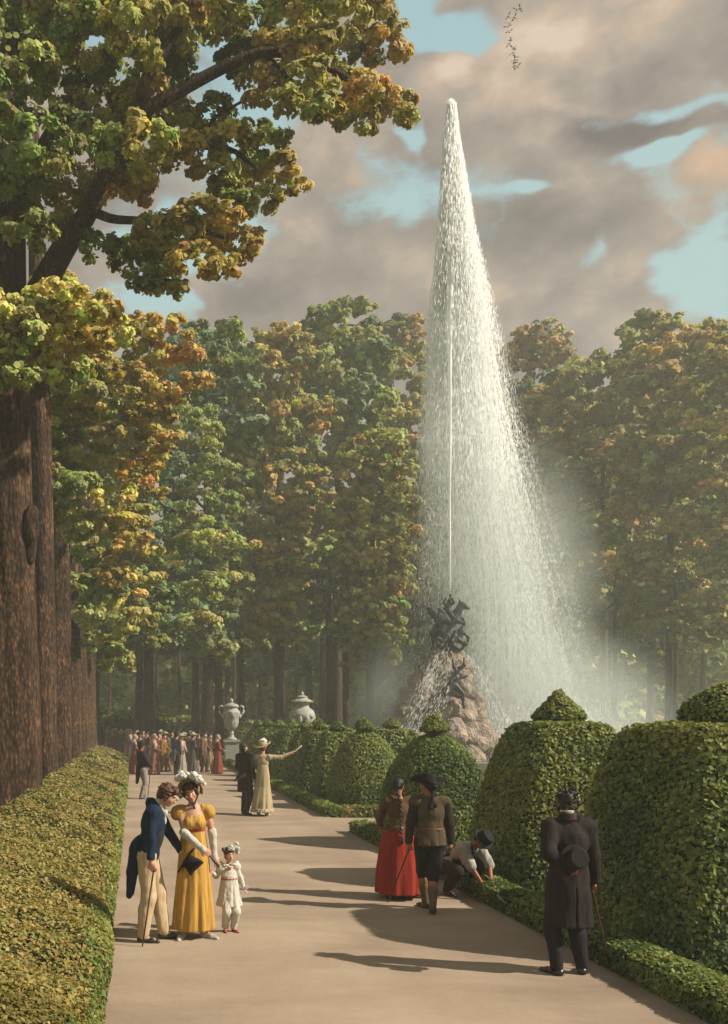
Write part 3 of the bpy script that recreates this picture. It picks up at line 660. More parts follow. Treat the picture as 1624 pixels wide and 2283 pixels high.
yl = [(-30,690,70,'ol'),(60,680,62,'ye'),(140,670,62,'ye'),(210,700,58,'ye'),(110,740,60,'ye'),(40,770,60,'lg'),(180,770,58,'ye'),(250,740,48,'ye'),(90,820,52,'lg'),(20,830,50,'lg'),(150,840,40,'lg'),(215,820,45,'oc'),(120,650,45,'lg'),(-20,780,60,'gr')]
o1 = [(300,760,52,'oc'),(370,740,46,'og'),(350,800,52,'og'),(420,800,44,'og'),(440,850,36,'og'),(300,840,55,'oc'),(380,880,48,'og'),(270,900,60,'ol'),(200,900,60,'lg'),(150,930,55,'ol'),(220,960,55,'ye'),(300,960,55,'oc'),(370,985,42,'og'),(330,1020,45,'og'),(240,1030,55,'lg'),(150,1010,55,'gr'),(110,1060,45,'lg'),(180,1080,50,'gr'),(250,1110,50,'ye'),(320,1090,45,'oc'),(130,1140,45,'lg'),(200,1160,45,'gr'),(280,1170,45,'oc'),(320,720,34,'og'),(390,715,22,'og')]
o1 += [(110,900,60,'lg'),(130,980,55,'gr'),(95,950,45,'lg'),(75,880,40,'lg'),(105,1030,45,'lg'),(110,1150,45,'gr'),(150,1110,45,'lg'),(170,1060,45,'ol'),(140,880,50,'oc'),(220,890,50,'ye'),(100,1010,40,'lg'),(170,1180,45,'lg'),(120,1090,45,'gr'),(260,830,50,'ol'),(180,850,45,'lg'),(330,900,50,'oc'),(200,1010,50,'ol'),(290,1060,50,'oc'),(250,980,55,'ol'),(340,930,45,'oc')]
o2 = [(170,1230,45,'lg'),(185,1300,42,'gr'),(200,1370,40,'lg'),(210,1430,34,'gr'),(290,1150,50,'ol'),(240,1330,50,'gr'),(300,1380,45,'lg'),(230,1200,50,'lg'),(300,1220,48,'og'),(200,1240,42,'gr'),(260,1280,48,'oc'),(320,1290,40,'lg'),(215,1310,42,'lg'),(280,1340,46,'ye'),(330,1360,36,'gr'),(230,1380,40,'lg'),(290,1410,40,'lg'),(255,1450,34,'lg'),(225,1430,26,'lg'),(285,1470,24,'lg'),(340,1240,30,'gr'),(350,1430,30,'gr'),(370,1330,30,'bl'),(240,1485,20,'lg')]
tree('plane_tree', 'second old tree of the left avenue with bright yellow foliage', -2.55, 25, .47, 20, lumpsUV(yl, 25.5, .9, 6), 30000, .125, 17, 'avenue of old trees on the left', M_bark, 4, lean=(-.2, 0), limbs=0, trunk_top=.95, trunk_seg=40, root_flare=1.1)
tree('plane_tree', 'third old tree of the left avenue with orange and ochre foliage', -2.52, 30, .46, 21, lumpsUV(o1, 28.5, 2.2, 8), 50000, .125, 18, 'avenue of old trees on the left', M_bark, 4, limbs=0, trunk_top=.9, trunk_seg=36, root_flare=1.1)
tree('plane_tree', 'fourth old tree of the left avenue with low hanging green gold foliage', -2.52, 35, .46, 22, lumpsUV(o2, 33, 3, 9), 30000, .13, 19, 'avenue of old trees on the left', M_bark, 4, limbs=0, trunk_top=.9, trunk_seg=32, root_flare=1.1)
fill = [(330,1130,60,'bl'),(400,1050,60,'bl'),(350,950,60,'dk'),(420,930,50,'gr'),(360,1200,50,'bl'),(400,1150,55,'gr'),(430,1230,50,'gr'),(400,1320,50,'gr'),(380,1400,45,'bl'),(440,1390,50,'lg'),(460,1310,50,'gr'),(470,1190,50,'lg'),(500,1130,46,'gr'),(520,1220,46,'lg'),(480,1040,50,'gr'),(450,970,45,'lg'),(430,750,50,'bl'),(470,800,50,'gr'),(510,730,30,'gr')]
words = ['fifth', 'sixth', 'seventh', 'eighth']
for i, Y in enumerate((40, 45, 50, 56)):
    Lx = lumpsUV(fill, 42, 2.5, 10) if i == 0 else egg_lumps(185 + 14 * i, Y, 900 + 40 * i, 1380, 70, ['gr', 'dk', 'ol'], 60 + i, 12)
    tree('plane_tree', words[i] + ' old tree of the left avenue' + [' with mid green foliage reaching to the right', ', its brown trunk showing beside the fourth', ', thinner in the distance', ', last and farthest trunk of the row'][i], -2.5, Y, .45, 22, Lx, 24000 if i == 0 else 5000, .0031 * Y, 70 + i, 'avenue of old trees on the left', M_bark, 4, limbs=0, trunk_top=.9, trunk_seg=28, root_flare=1.1)

# trunks showing in the wood, each its own tree with a crown among the others
tr = [(310, 60, .42, 'stout grey brown trunk right of the avenue'), (436, 63, .42, 'flecked trunk behind the hedge end, left of the handled urn'), (488, 58, .40, 'trunk with a forked stem just left of the handled urn'), (537, 62, .34, 'ruddy trunk just right of the handled urn'),
      (508, 66, .26, 'thin dark trunk right behind the handled urn'), (522, 70, .26, 'second thin dark trunk behind the handled urn'), (625, 60, .26, 'slim trunk left of the big urn with a dead twig'), (735, 56, .42, 'dark trunk right of the big urn, first of the clump'), (752, 60, .45, 'dark trunk in the middle of the clump right of the big urn'), (772, 55, .32, 'brown-barked trunk at the right of the clump by the big urn'),
      (720, 66, .36, 'dark trunk at the left of the clump by the big urn'), (1372, 62, .26, 'grey trunk dim in the spray between the two square bushes'), (1506, 64, .24, 'grey trunk dim in the spray left of the right bush knob'),
      (245, 75, .22, 'faint thin trunk next to the avenue'), (350, 78, .22, 'faint trunk right of the stout one'), (400, 76, .24, 'faint crooked trunk between the stout and the flecked one'), (580, 74, .22, 'faint trunk right of the ruddy one'), (660, 78, .22, 'faint trunk just left of the big urn')]
for i, (u, Y, rr, lb) in enumerate(tr):
    X = at(u, 0, Y)[0]; r = np.random.default_rng(300 + i); vt = 1250 if Y < 70 else 1330
    K = ['gr', 'ol', 'dk'] if u < 1000 else ['dk', 'ol']
    L_ = egg_lumps(u + r.uniform(-15, 15), Y, vt, 1440, 55, K, 300 + i, 8)
    brn = []
    if i == 2: brn = [([P_(488, 1540, Y), P_(476, 1500, Y), P_(474, 1460, Y), P_(478, 1420, Y)], .16, .08)]
    if i == 6: brn = [([P_(627, 1560, Y), P_(640, 1530, Y), P_(652, 1525, Y)], .06, .02), ([P_(629, 1520, Y), P_(655, 1505, Y), P_(672, 1495, Y), P_(680, 1490, Y)], .05, .015)]
    tree('wood_tree', lb, X, Y, rr * .82, CH - (vt - VY) / F0 * Y, L_, 3200, .0066 * Y * .75, 300 + i, 'trees of the wood behind the walk', M_bark2 if u > 430 and i not in (3, 9) else M_bark, 4, limbs=3, trunk_top=.98, trunk_seg=16, root_flare=1.15, branches=brn)  # ruddy and brown-barked trunks share the brown bark of the avenue

# the wood behind, one mass of leaves
def wood_mass():
    r = np.random.default_rng(77); L = []
    for i in range(420):
        x = r.uniform(-22, 92); y = r.uniform(92, 112); z = r.uniform(-.5, 1) ** 1 * 15 + 2; rr = r.uniform(2.2, 4.5)
        key = ['lg', 'gr', 'gr', 'ol', 'lg', 'gr'][r.integers(6)] if z < 9 else ['dk', 'gr', 'bl', 'dk'][r.integers(4)]  # low leaves paler, the hazy lit depth put into their colour
        L.append((np.array([x, y, max(z, .5)]), (rr, rr, rr * .7), np.array(PAL[key]) * r.uniform(.9, 1.3)))
    v, f, c = lump_leaves([(a_, b_, c_ * 1.35) for a_, b_, c_ in L], 70000, .66, 4, 5)  # tints raised to make up for shade from the nearer trees
    o = meshobj('far_wood', v, f, M_leaf, None, False, c)
    tag(o, 'dim green mass of the wood closing the view behind the trunks', 'woodland', kind='stuff')
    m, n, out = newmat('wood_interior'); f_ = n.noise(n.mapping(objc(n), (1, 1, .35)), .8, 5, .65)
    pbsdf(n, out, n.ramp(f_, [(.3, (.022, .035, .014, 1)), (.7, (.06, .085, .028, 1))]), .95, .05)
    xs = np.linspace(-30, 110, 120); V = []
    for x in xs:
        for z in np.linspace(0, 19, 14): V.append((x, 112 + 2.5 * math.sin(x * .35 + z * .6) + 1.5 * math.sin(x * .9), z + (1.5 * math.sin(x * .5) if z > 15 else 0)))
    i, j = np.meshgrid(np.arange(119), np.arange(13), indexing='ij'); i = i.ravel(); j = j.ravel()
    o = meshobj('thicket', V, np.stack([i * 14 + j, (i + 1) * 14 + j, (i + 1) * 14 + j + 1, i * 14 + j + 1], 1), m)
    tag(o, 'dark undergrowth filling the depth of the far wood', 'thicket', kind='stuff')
wood_mass()
# ------------------------------------------------------------------ fountain
FX, FY = at(1003, 0, 47)[0], 47.0
M_rock, n, out = newmat('rose_rock'); tc = objc(n)
f = n.noise(tc, .9, 6, .65, .6); g = n.noise(tc, 6, 4, .6)
pbsdf(n, out, n.ramp(n.m('ADD', n.m('MULTIPLY', f, .8), n.m('MULTIPLY', g, .2)), [(.32, lin(128, 112, 108)), (.48, lin(176, 155, 140)), (.62, lin(222, 198, 172)), (.78, lin(240, 226, 208))]), .7, .35, n.bump(n.m('ADD', f, n.m('MULTIPLY', g, .6)), 1.0, .35))
M_bronze = plain('wet_dark_bronze', (.018, .018, .022, 1), .5, .4, .2, .02, 9)
M_stone = plain('pale_basin_stone', lin(170, 160, 142), .7, .3, 0, .01, 12)
M_water, n, out = newmat('falling_water'); 
d = n.n.new('ShaderNodeBsdfDiffuse'); d.inputs[0].default_value = (.97, .98, .97, 1)
t = n.n.new('ShaderNodeBsdfTranslucent'); t.inputs[0].default_value = (.97, .98, .97, 1)
ms = n.n.new('ShaderNodeMixShader'); ms.inputs[0].default_value = .42; n.l.new(d.outputs[0], ms.inputs[1]); n.l.new(t.outputs[0], ms.inputs[2]); n.l.new(ms.outputs[0], out.inputs[0])

fr = empty('fountain', (FX, FY, 0), 'tall rock mound fountain topped by dark bronze figures under the great jet', 'fountain')
def pxl(u, v, dy=0):                                      # point of the mound, in metres about its foot
    return np.array([(u - 1003) / F0 * FY, dy, CH - (v - VY) / F0 * FY])
# rock mound: boulders one by one
rocks = [(900, 1650, 32, .2), (885, 1690, 30, 0), (918, 1600, 31, .2), (932, 1560, 28, .2), (950, 1520, 24, .2), (1082, 1650, 28, .3), (1092, 1690, 28, .1), (925, 1660, 34, -.8), (985, 1660, 40, 0), (930, 1660, 34, .3), (1040, 1655, 36, .2), (900, 1675, 24, .5), (1075, 1675, 26, .3), (960, 1690, 30, -1.6), (1020, 1690, 32, -1.7), (1060, 1640, 26, -.9),
         (950, 1610, 36, 0), (1000, 1610, 36, 0), (1042, 1600, 33, .1), (915, 1630, 24, .4), (1068, 1610, 20, .1), (985, 1640, 34, -1.5), (1035, 1650, 30, -1.4),
         (955, 1560, 32, 0), (1000, 1555, 34, 0), (1035, 1550, 28, .1), (925, 1585, 22, .2), (1050, 1570, 20, -.4), (975, 1585, 26, -1.0), (1015, 1590, 26, -1.1),
         (965, 1515, 28, 0), (1000, 1505, 30, 0), (1028, 1510, 22, 0), (945, 1535, 18, -.3), (1018, 1535, 20, -.8),
         (985, 1475, 26, 0), (1010, 1470, 24, 0), (968, 1490, 16, -.3), (1026, 1482, 14, -.3), (900, 1700, 22, -.6), (1090, 1700, 20, -.4), (1000, 1600, 42, 1.3), (960, 1650, 40, 1.6), (1040, 1650, 40, 1.5), (1000, 1530, 34, .9)]
for i, (u, v, r, dy) in enumerate(rocks):
    rr = r * 1.12 / F0 * FY; q = np.random.default_rng(500 + i); Rm = RZ(q.random() * 6) @ RX(q.uniform(-.6, .6))
    V, Fc = sdf_mesh([E((0, 0, 0), (rr * q.uniform(1, 1.3), rr * q.uniform(.9, 1.2), rr * q.uniform(.9, 1.25)), Rm)], max(.085, rr * .14), .05,
                     disp=lambda P: (-.34 * rr * fbm(P + i * 9.1, 1.3 / rr * .6, i, 4) + .10 * rr * np.abs(vnoise(P + 3.3 * i, 3 / rr, i))).astype(np.float32))
    o = meshobj('boulder', V, Fc, M_rock, fr); o.location = tuple(pxl(u, v, dy))
# stone basin rim round the mound
def ring(r0, r1, z0, z1, n=72):
    V = []
    for a in np.linspace(0, 2 * np.pi, n, endpoint=False):
        for (r, z) in ((r0, z0), (r0, z1), (r1, z1), (r1, z0)): V.append((r * math.cos(a), r * math.sin(a), z))
    i = np.arange(n); k = (i + 1) % n; return np.array(V), np.concatenate([np.stack([i * 4 + j, i * 4 + (j + 1) % 4, k * 4 + (j + 1) % 4, k * 4 + j], 1) for j in range(4)])
V, Fc = ring(6.6, 7.2, 0, .42); meshobj('basin_rim', V, Fc, M_stone, fr, False)
M_pool, n, out = newmat('pool_water'); pbsdf(n, out, (.10, .14, .12, 1), .12, .5, n.bump(n.noise(objc(n), 5, 4, .7), .8, .1))
a = np.linspace(0, 2 * np.pi, 72, endpoint=False)
o = meshobj('pool_water', np.stack([FX + 6.6 * np.cos(a), FY + 6.6 * np.sin(a), np.full(72, .3)], 1), [list(range(72))], M_pool); tag(o, kind='structure')

def sculpt(name, prims, vox=.05, k=.06, label=None):
    V, Fc = sdf_mesh(prims, vox, k, disp=lambda P: (-.02 * fbm(P, 4, 2, 2)).astype(np.float32)); o = meshobj(name, V, Fc, M_bronze, fr)
    if label: o['label'] = label
    return o
q = lambda u, v, dy=-.0: tuple(pxl(u, v, dy)); s_ = FY / F0
# rearing winged horse seen from its side, head to the right
sculpt('winged_horse', [C(q(986, 1400), .38, q(1012, 1378), .34), C(q(1012, 1378), .30, q(1026, 1352, -.1), .17), E(q(1031, 1350, -.15), (.30, .12, .15), RY(D(35))), C(q(1031, 1350, -.15), .11, q(1042, 1358, -.2), .07),
    C(q(1024, 1342, -.1), .05, q(1023, 1335, -.1), .02), E(q(984, 1404), (.42, .36, .42)), C(q(1014, 1385, -.2), .13, q(1030, 1392, -.3), .09), C(q(1030, 1392, -.3), .08, q(1026, 1404, -.3), .06),
    C(q(1012, 1380, .2), .13, q(1034, 1378, .2), .09), C(q(1034, 1378, .2), .07, q(1040, 1388, .2), .05), C(q(980, 1408, -.2), .22, q(994, 1428, -.2), .12), C(q(994, 1428, -.2), .10, q(986, 1444, -.2), .07),
    C(q(976, 1408, .2), .22, q(972, 1428, .2), .11), C(q(972, 1428, .2), .09, q(966, 1446, .2), .06), C(q(974, 1398), .1, q(964, 1412), .13), C(q(964, 1412), .12, q(964, 1432), .04),
    E(q(985, 1374, -.35), (.20, .06, .55), RY(D(-35))), E(q(976, 1370, .35), (.22, .06, .62), RY(D(-48))), E(q(974, 1382, -.4), (.3, .06, .28), RY(D(-20)))], .045, .07, 'rearing winged horse')
# the herald on its back, trumpet to the sky
sculpt('herald', [E(q(998, 1366), (.22, .2, .30)), E(q(1000, 1354), (.17, .14, .24)), C(q(1001, 1348), .07, q(1002, 1343), .06), E(q(1002, 1340), (.10, .11, .13)), C(q(1004, 1352), .075, q(1011, 1344, -.1), .06),
    C(q(1011, 1344, -.1), .06, q(1006, 1334, -.15), .05), C(q(996, 1352), .07, q(988, 1345, -.1), .06), C(q(988, 1345, -.1), .055, q(993, 1334, -.1), .045), C(q(1000, 1368, -.2), .13, q(1008, 1380, -.35), .09),
    C(q(1008, 1380, -.35), .08, q(1004, 1394, -.35), .05), E(q(990, 1362, .1), (.32, .1, .14), RY(D(-30)))], .035, .05, 'seated herald raising both arms')
sculpt('trumpet', [C(q(1002, 1341, -.15), .03, q(1003, 1330, -.1), .035), C(q(1003, 1332, -.1), .035, q(1003.5, 1328, -.1), .07)], .02, .02)
def fallen(label, seed, c, pts):
    sculpt('fallen_figure', [C(q(*a), ra, q(*b), rb) for a, ra, b, rb in pts], .04, .07, label)
fallen('crouched figure on the left under the horse', 1, 0, [((975, 1442, -.5), .2, (984, 1430, -.5), .17), ((984, 1430, -.5), .12, (990, 1421, -.5), .12), ((980, 1432, -.6), .08, (968, 1424, -.6), .06), ((968, 1424, -.6), .06, (967, 1440, -.6), .05), ((975, 1444, -.6), .13, (992, 1450, -.7), .1)])
fallen('figure bowed on the right under the horse', 2, 0, [((1014, 1425, -.3), .22, (1024, 1408, -.3), .19), ((1024, 1408, -.3), .12, (1027, 1400, -.3), .12), ((1028, 1412, -.4), .08, (1037, 1424, -.5), .06), ((1037, 1424, -.5), .06, (1034, 1440, -.5), .05), ((1014, 1428, -.4), .14, (1030, 1438, -.5), .10), ((1030, 1438, -.5), .10, (1020, 1450, -.5), .07)])
fallen('figure in the middle under the horse', 3, 0, [((998, 1440, -.6), .2, (1004, 1422, -.6), .18), ((1004, 1422, -.6), .1, (1006, 1412, -.6), .12), ((1000, 1442, -.7), .14, (1010, 1450, -.8), .1), ((1002, 1424, -.7), .08, (994, 1434, -.9), .05)])
fallen('bronze warrior sprawling down the rock face with arms thrown up', 4, 0, [((984, 1528, -1.55), .24, (1000, 1506, -1.45), .22), ((1000, 1506, -1.45), .1, (1003, 1494, -1.4), .13), ((1002, 1500, -1.5), .09, (1012, 1486, -1.5), .07), ((1012, 1486, -1.5), .07, (1013, 1470, -1.4), .055),
    ((997, 1502, -1.45), .09, (990, 1490, -1.5), .07), ((990, 1490, -1.5), .06, (989, 1474, -1.35), .05), ((984, 1532, -1.6), .17, (966, 1540, -1.75), .12), ((966, 1540, -1.75), .10, (968, 1566, -1.85), .06), ((990, 1530, -1.6), .17, (1003, 1548, -1.8), .12), ((1003, 1548, -1.8), .11, (1005, 1580, -1.9), .06),
    ((1002, 1515, -1.5), .08, (1020, 1510, -1.5), .04), ((974, 1520, -1.6), .14, (992, 1515, -1.6), .16)])
# grey masonry wall panel of the old basin back left of the mound
# ---- water
env = np.array([(230, 998, 1017), (260, 995, 1021), (300, 991, 1025), (400, 986, 1042), (500, 980, 1058), (600, 974, 1082), (700, 964, 1106), (800, 954, 1130), (900, 950, 1152), (1000, 946, 1182), (1100, 944, 1212), (1200, 940, 1246), (1300, 930, 1280), (1400, 918, 1305), (1500, 895, 1330), (1600, 880, 1345), (1690, 872, 1362)], float)
dens = np.array([(230, 8), (300, 8), (400, 7), (500, 5.6), (600, 4.2), (700, 3.0), (800, 2.3), (900, 2.0), (1000, 1.7), (1050, 1.5), (1100, 1.0), (1200, .85), (1300, .75), (1400, .65), (1500, .7), (1600, .8), (1690, .9)])
def streaks(name, P, L, W, drift, r):
    n = len(P); ang = r.random(n) * 6.28
    dirv = np.stack([drift, r.normal(0, .02, n), np.ones(n)], 1); dirv = unit(dirv)
    a = np.stack([np.cos(ang), np.sin(ang), np.zeros(n)], 1); b = np.stack([-np.sin(ang), np.cos(ang), np.zeros(n)], 1)
    nn = unit(sun_dir * .6 + np.array([0, -.5, 0]) + r.normal(0, .22, (n, 3))); s = unit(np.cross(dirv, nn)) * (W * .5)[:, None]
    V = np.stack([P + dirv * (L * .5)[:, None], P + s - dirv * (L * .1)[:, None], P - dirv * (L * .5)[:, None], P - s - dirv * (L * .1)[:, None]], 1)
    return V.reshape(-1, 3), np.arange(n * 4).reshape(n, 4)
def spray():
    r = np.random.default_rng(9); n = 250000; vv = np.linspace(230, 1690, 400)
    pd = np.interp(vv, dens[:, 0], dens[:, 1]) * (np.interp(vv, env[:, 0], env[:, 2]) - np.interp(vv, env[:, 0], env[:, 1])) ** .82; pd /= pd.sum()
    v = r.choice(vv, n, p=pd) + r.uniform(-2, 2, n)
    l, rt = np.interp(v, env[:, 0], env[:, 1]), np.interp(v, env[:, 0], env[:, 2]); core = 1003 + (v - 230) * .012 + np.maximum(0, v - 230) * .025
    ang = r.random(n) * 2 * np.pi; rad = np.abs(r.normal(0, .44, n)); rad = np.where(rad > 1.15, r.random(n), rad)
    w = np.where(np.cos(ang) > 0, rt - core, core - l); sx = r.beta(1.7, 2.15, n); X = l + (rt - l) * (sx * 1.16 - .08); Yd = ((rt - l) * .42 * np.sin(ang) * rad + (rt - l) * .46 * np.clip((v - 330) / 500, 0, 1)) / F0 * FY
    # strands: droplets gather along falling threads
    ns = 260; st = r.normal(0, .45, ns); k = r.integers(0, ns, n); m = r.random(n) < .38
    stx = r.beta(1.5, 2.0, ns); X = np.where(m, l + (rt - l) * stx[k] + r.normal(0, 1.2, n), X); rad = np.abs((X - l) / (rt - l) - .42) * 1.9
    Yw = FY + Yd; P = np.stack([(X - VX) / F0 * Yw, Yw, CH - (v - VY) / F0 * Yw], 1); P[:, 2] = np.maximum(P[:, 2], .35)
    t = (v - 230) / 1460; L = r.uniform(.10, .55, n) * (1 - .35 * t) ; W = r.uniform(.014, .042, n) * (1.2 - .5 * t)
    drift = (X - core) / 1500. * -1.2 
    edge = np.clip(rad, 0, 1.2); W = W * (1.5 - .85 * edge); L = L * (1.1 - .4 * edge)
    pr_ = .86 * np.clip((v - 1270) / 110, 0, 1) * np.clip((1075 + (v - 1335) * .22 - X) / 60, 0, 1); keep = (r.random(n) > pr_) & ~((np.abs(X - 1003.5) < 4) & (v > 560) & (Yd < .05) & (r.random(n) < .9)); P, L, W, drift, = P[keep], L[keep], W[keep], drift[keep]
    V, Fc = streaks('', P, L, W, drift, r)
    o = meshobj('falling_spray', V, Fc, M_water, None, False); tag(o, 'white curtain of drops falling from the top of the great jet', 'spray', kind='stuff')
    # side cascades over the rock and the splashes at its foot
    n = 2300; a = r.random(n); arc = r.integers(0, 5, n); u0 = np.array([985, 975, 1030, 965, 1000])[arc]; u1 = np.array([872, 890, 1112, 860, 935])[arc]; v0 = np.array([1450, 1462, 1462, 1500, 1475])[arc]; v1 = np.array([1690, 1690, 1690, 1690, 1600])[arc]
    U = u0 + (u1 - u0) * a ** .8 + r.normal(0, 5 + 9 * a, n); Vv = v0 + (v1 - v0) * a ** 1.15 + r.normal(0, 5 + 8 * a, n); dy = -r.uniform(.3, 2.4, n) * (0.4 + a)
    P = np.stack([(U - VX) / F0 * FY, FY + dy, np.maximum(.35, CH - (Vv - VY) / F0 * FY)], 1)
    V1, F1 = streaks('', P, r.uniform(.06, .32, n), r.uniform(.012, .035, n), np.where(u1 < u0, .35, -.25)[arc] if False else np.where(arc == 2, -.3, .42), r)
    n = 12000; U = r.normal(1205, 75, n); z = np.abs(r.normal(0, 1.3, n)) + .35; P = np.stack([(U - VX) / F0 * FY, FY + r.normal(0, 2, n), z], 1)
    V2, F2 = streaks('', P, r.uniform(.05, .25, n), r.uniform(.015, .04, n), np.zeros(n), r)
    o = meshobj('cascade_spray', np.concatenate([V1, V2]), np.concatenate([F1, F2 + len(V1)]), M_water, None, False); tag(o, 'white water streaming down the rock mound and splashing into the basin', 'spray', kind='stuff')
spray()
jr = np.random.default_rng(12)
vv = np.array([1329, 1300, 1200, 1100, 1000, 900, 800, 700, 600, 500, 400, 320, 270, 240, 228]); pts = [(at(1003.5 + .9 * math.sin(i * 1.7) + .5 * math.sin(i * 3.1), v, FY)) for i, v in enumerate(vv)]
rad = np.array([.035, .045, .050, .058, .06, .07, .09, .13, .16, .19, .22, .23, .21, .17, .08])
o = tube('water_jet', np.array(pts), rad, M_water, None, 14, lambda th, z, i: .25 * np.sin(3 * th + z * 1.3) + .15 * np.sin(7 * th + z * 3)); tag(o, 'slender white jet rising from the trumpet to the top of the plume', 'water jet')
# drifting mist: still air full of fine drops, even density in soft nested bodies
def lathe_mesh(prof, n=40, flute=None):
    pr = np.array(prof, float); V = []
    th = np.linspace(0, 2 * np.pi, n, endpoint=False)
    for r, z in pr:
        rr = r * (1 + (flute(th, z) if flute else 0)); V.append(np.stack([rr * np.cos(th), rr * np.sin(th), np.full(n, z)], 1))
    V = np.concatenate(V); m = len(pr); i, j = np.meshgrid(np.arange(m - 1), np.arange(n), indexing='ij'); i = i.ravel(); j = j.ravel(); k = (j + 1) % n
    return V, np.stack([i * n + j, i * n + k, (i + 1) * n + k, (i + 1) * n + j], 1)
def px2(u): return (u - 1003) / F0 * FY
def vz(v): return CH - (v - VY) / F0 * FY
def mistmat(name, dens_, c=None, rad=None):
    m, n, out = newmat(name); vs = n.n.new('ShaderNodeVolumePrincipled'); vs.inputs['Color'].default_value = (.93, 1.0, .96, 1); vs.inputs['Density'].default_value = dens_; vs.inputs['Anisotropy'].default_value = .0
    if c is not None:                                     # thins out towards its edge
        q = n.vm('DIVIDE', n.vm('SUBTRACT', objc(n), c), rad); ln = n.n.new('ShaderNodeVectorMath'); ln.operation = 'DOT_PRODUCT'; n.l.new(q, ln.inputs[0]); n.l.new(q, ln.inputs[1])
        e = n.m('MAXIMUM', n.m('SUBTRACT', 1.0, ln.outputs['Value']), 0); e = n.m('MULTIPLY', n.m('POWER', e, 1.4), n.m('MULTIPLY_ADD', n.noise(objc(n), .55, 3, .6), 1.6, .2))
        n.l.new(n.m('MULTIPLY', e, dens_), vs.inputs['Density'])
    n.l.new(vs.outputs[0], out.inputs['Volume']); return m
def soft_mist(name, label, c, rad, dens_):
    c = np.array(c, float); rad = np.array(rad, float)
    V, Fc = lathe_mesh([(math.sin(t) + .001, -math.cos(t)) for t in np.linspace(0, math.pi, 17)], 28); V = V * rad + c; V[:, 2] = np.maximum(V[:, 2], .36)
    n0 = 28; Fl = [list(map(int, q)) for q in Fc] + [list(range(n0))[::-1], list(range(16 * n0, 17 * n0))]
    o = meshobj(name, V, Fl, mistmat(name, dens_, tuple(c), tuple(rad))); tag(o, label, 'mist', kind='stuff')
def mist(name, label, prof, dens_, sy=.7):
    m = mistmat(name, dens_)
    A = np.array(prof, float); z = np.linspace(A[0, 0], A[-1, 0], 40); V = []
    for zz in z:
        cx, rr = np.interp(zz, A[:, 0], A[:, 1]), np.interp(zz, A[:, 0], A[:, 2])
        for a in np.linspace(0, 2 * np.pi, 40, endpoint=False):
            p = np.array([cx + rr * math.cos(a), rr * sy * math.sin(a), zz]); V.append(p)
    V = np.array(V); V[:, 1] += 1.0 * np.clip((vz(500) - V[:, 2]) / 8, 0, 2.2); V[:, :2] += (fbm(V, .35, 5)[:, None] * .5 * np.array([1, 1])) ; nz = 40; i, j = np.meshgrid(np.arange(nz - 1), np.arange(40), indexing='ij'); i = i.ravel(); j = j.ravel(); k = (j + 1) % 40
    Fc = [list(q) for q in np.stack([i * 40 + j, i * 40 + k, (i + 1) * 40 + k, (i + 1) * 40 + j], 1)] + [list(range(40))[::-1], list(range((nz - 1) * 40, nz * 40))]
    o = meshobj(name, V + np.array([FX, FY, 0]), Fc, m); tag(o, label, 'mist', kind='stuff'); return o
mist('fine_mist', 'pale mist hanging in the lower half of the falling spray', [(.35, px2(1225), 3.0), (2.5, px2(1220), 3.2), (vz(1450), px2(1180), 2.8), (vz(1330), px2(1140), 2.7), (vz(1250), px2(1105), 3.1), (vz(1000), px2(1062), 2.7), (vz(800), px2(1040), 1.9), (vz(600), px2(1026), 1.2), (vz(400), px2(1013), .6), (vz(250), px2(1008), .18)], .12)
soft_mist('ground_mist', 'bank of pale mist drifting low to the right of the basin', (at(1265, 0, FY)[0], FY + 1, 1.0), (7.2, 4.5, 7.0), .26)
soft_mist('mound_mist', 'grey veil of fine spray left of the rock mound', (at(885, 0, FY)[0], FY + 1.0, 2.0), (2.6, 2.2, 5.2), .26)
soft_mist('plume_mist', 'faint wide mist around the lower plume', (at(1165, 0, FY)[0], FY + 1, 9.0), (5.2, 4.0, 9.5), .14)

# ------------------------------------------------------------------ marble urns
M_marble = plain('weathered_marble', lin(186, 182, 174), .6, .4, 0, .01, 14)
def dense(prof, k=3):
    a = np.array(prof, float); t = np.linspace(0, len(a) - 1, (len(a) - 1) * k + 1); return np.stack([np.interp(t, range(len(a)), a[:, i]) for i in (0, 1)], 1)
def sq(name, parent, hx, z0, z1, mat, extra=()):
    V, Fc = [], []; 
    for (h, a, b) in [(hx, z0, z1)] + list(extra):
        o = len(V); V += [(-h, -h, a), (h, -h, a), (h, h, a), (-h, h, a), (-h, -h, b), (h, -h, b), (h, h, b), (-h, h, b)]
        Fc += [[o, o + 3, o + 2, o + 1], [o + 4, o + 5, o + 6, o + 7]] + [[o + i, o + (i + 1) % 4, o + 4 + (i + 1) % 4, o + 4 + i] for i in range(4)]
    ob = meshobj(name, V, Fc, mat, parent, False); bv = ob.modifiers.new('b', 'BEVEL'); bv.width = .012; bv.segments = 2; return ob
ur = empty('marble_urn', (5.15, 47.6, 0), 'slender white marble urn with two scroll handles on a square pedestal', 'urn')
sq('pedestal', ur, .36, .12, 1.15, M_marble, [(.43, 0, .118), (.42, 1.152, 1.27)])
V, Fc = lathe_mesh(dense([(.28, 1.27), (.30, 1.33), (.16, 1.42), (.12, 1.55), (.14, 1.64), (.10, 1.72), (.16, 1.80), (.30, 1.95), (.36, 2.15), (.38, 2.35), (.44, 2.55), (.46, 2.75), (.36, 2.86), (.32, 2.95), (.40, 3.02), (.40, 3.08)]), 40, lambda th, z: (.05 * np.cos(12 * th) if 1.8 < z < 2.3 else .04 * np.cos(7 * th + z * 9) if 2.3 <= z < 2.8 else 0 * th))
meshobj('urn_body', V, Fc, M_marble, ur)
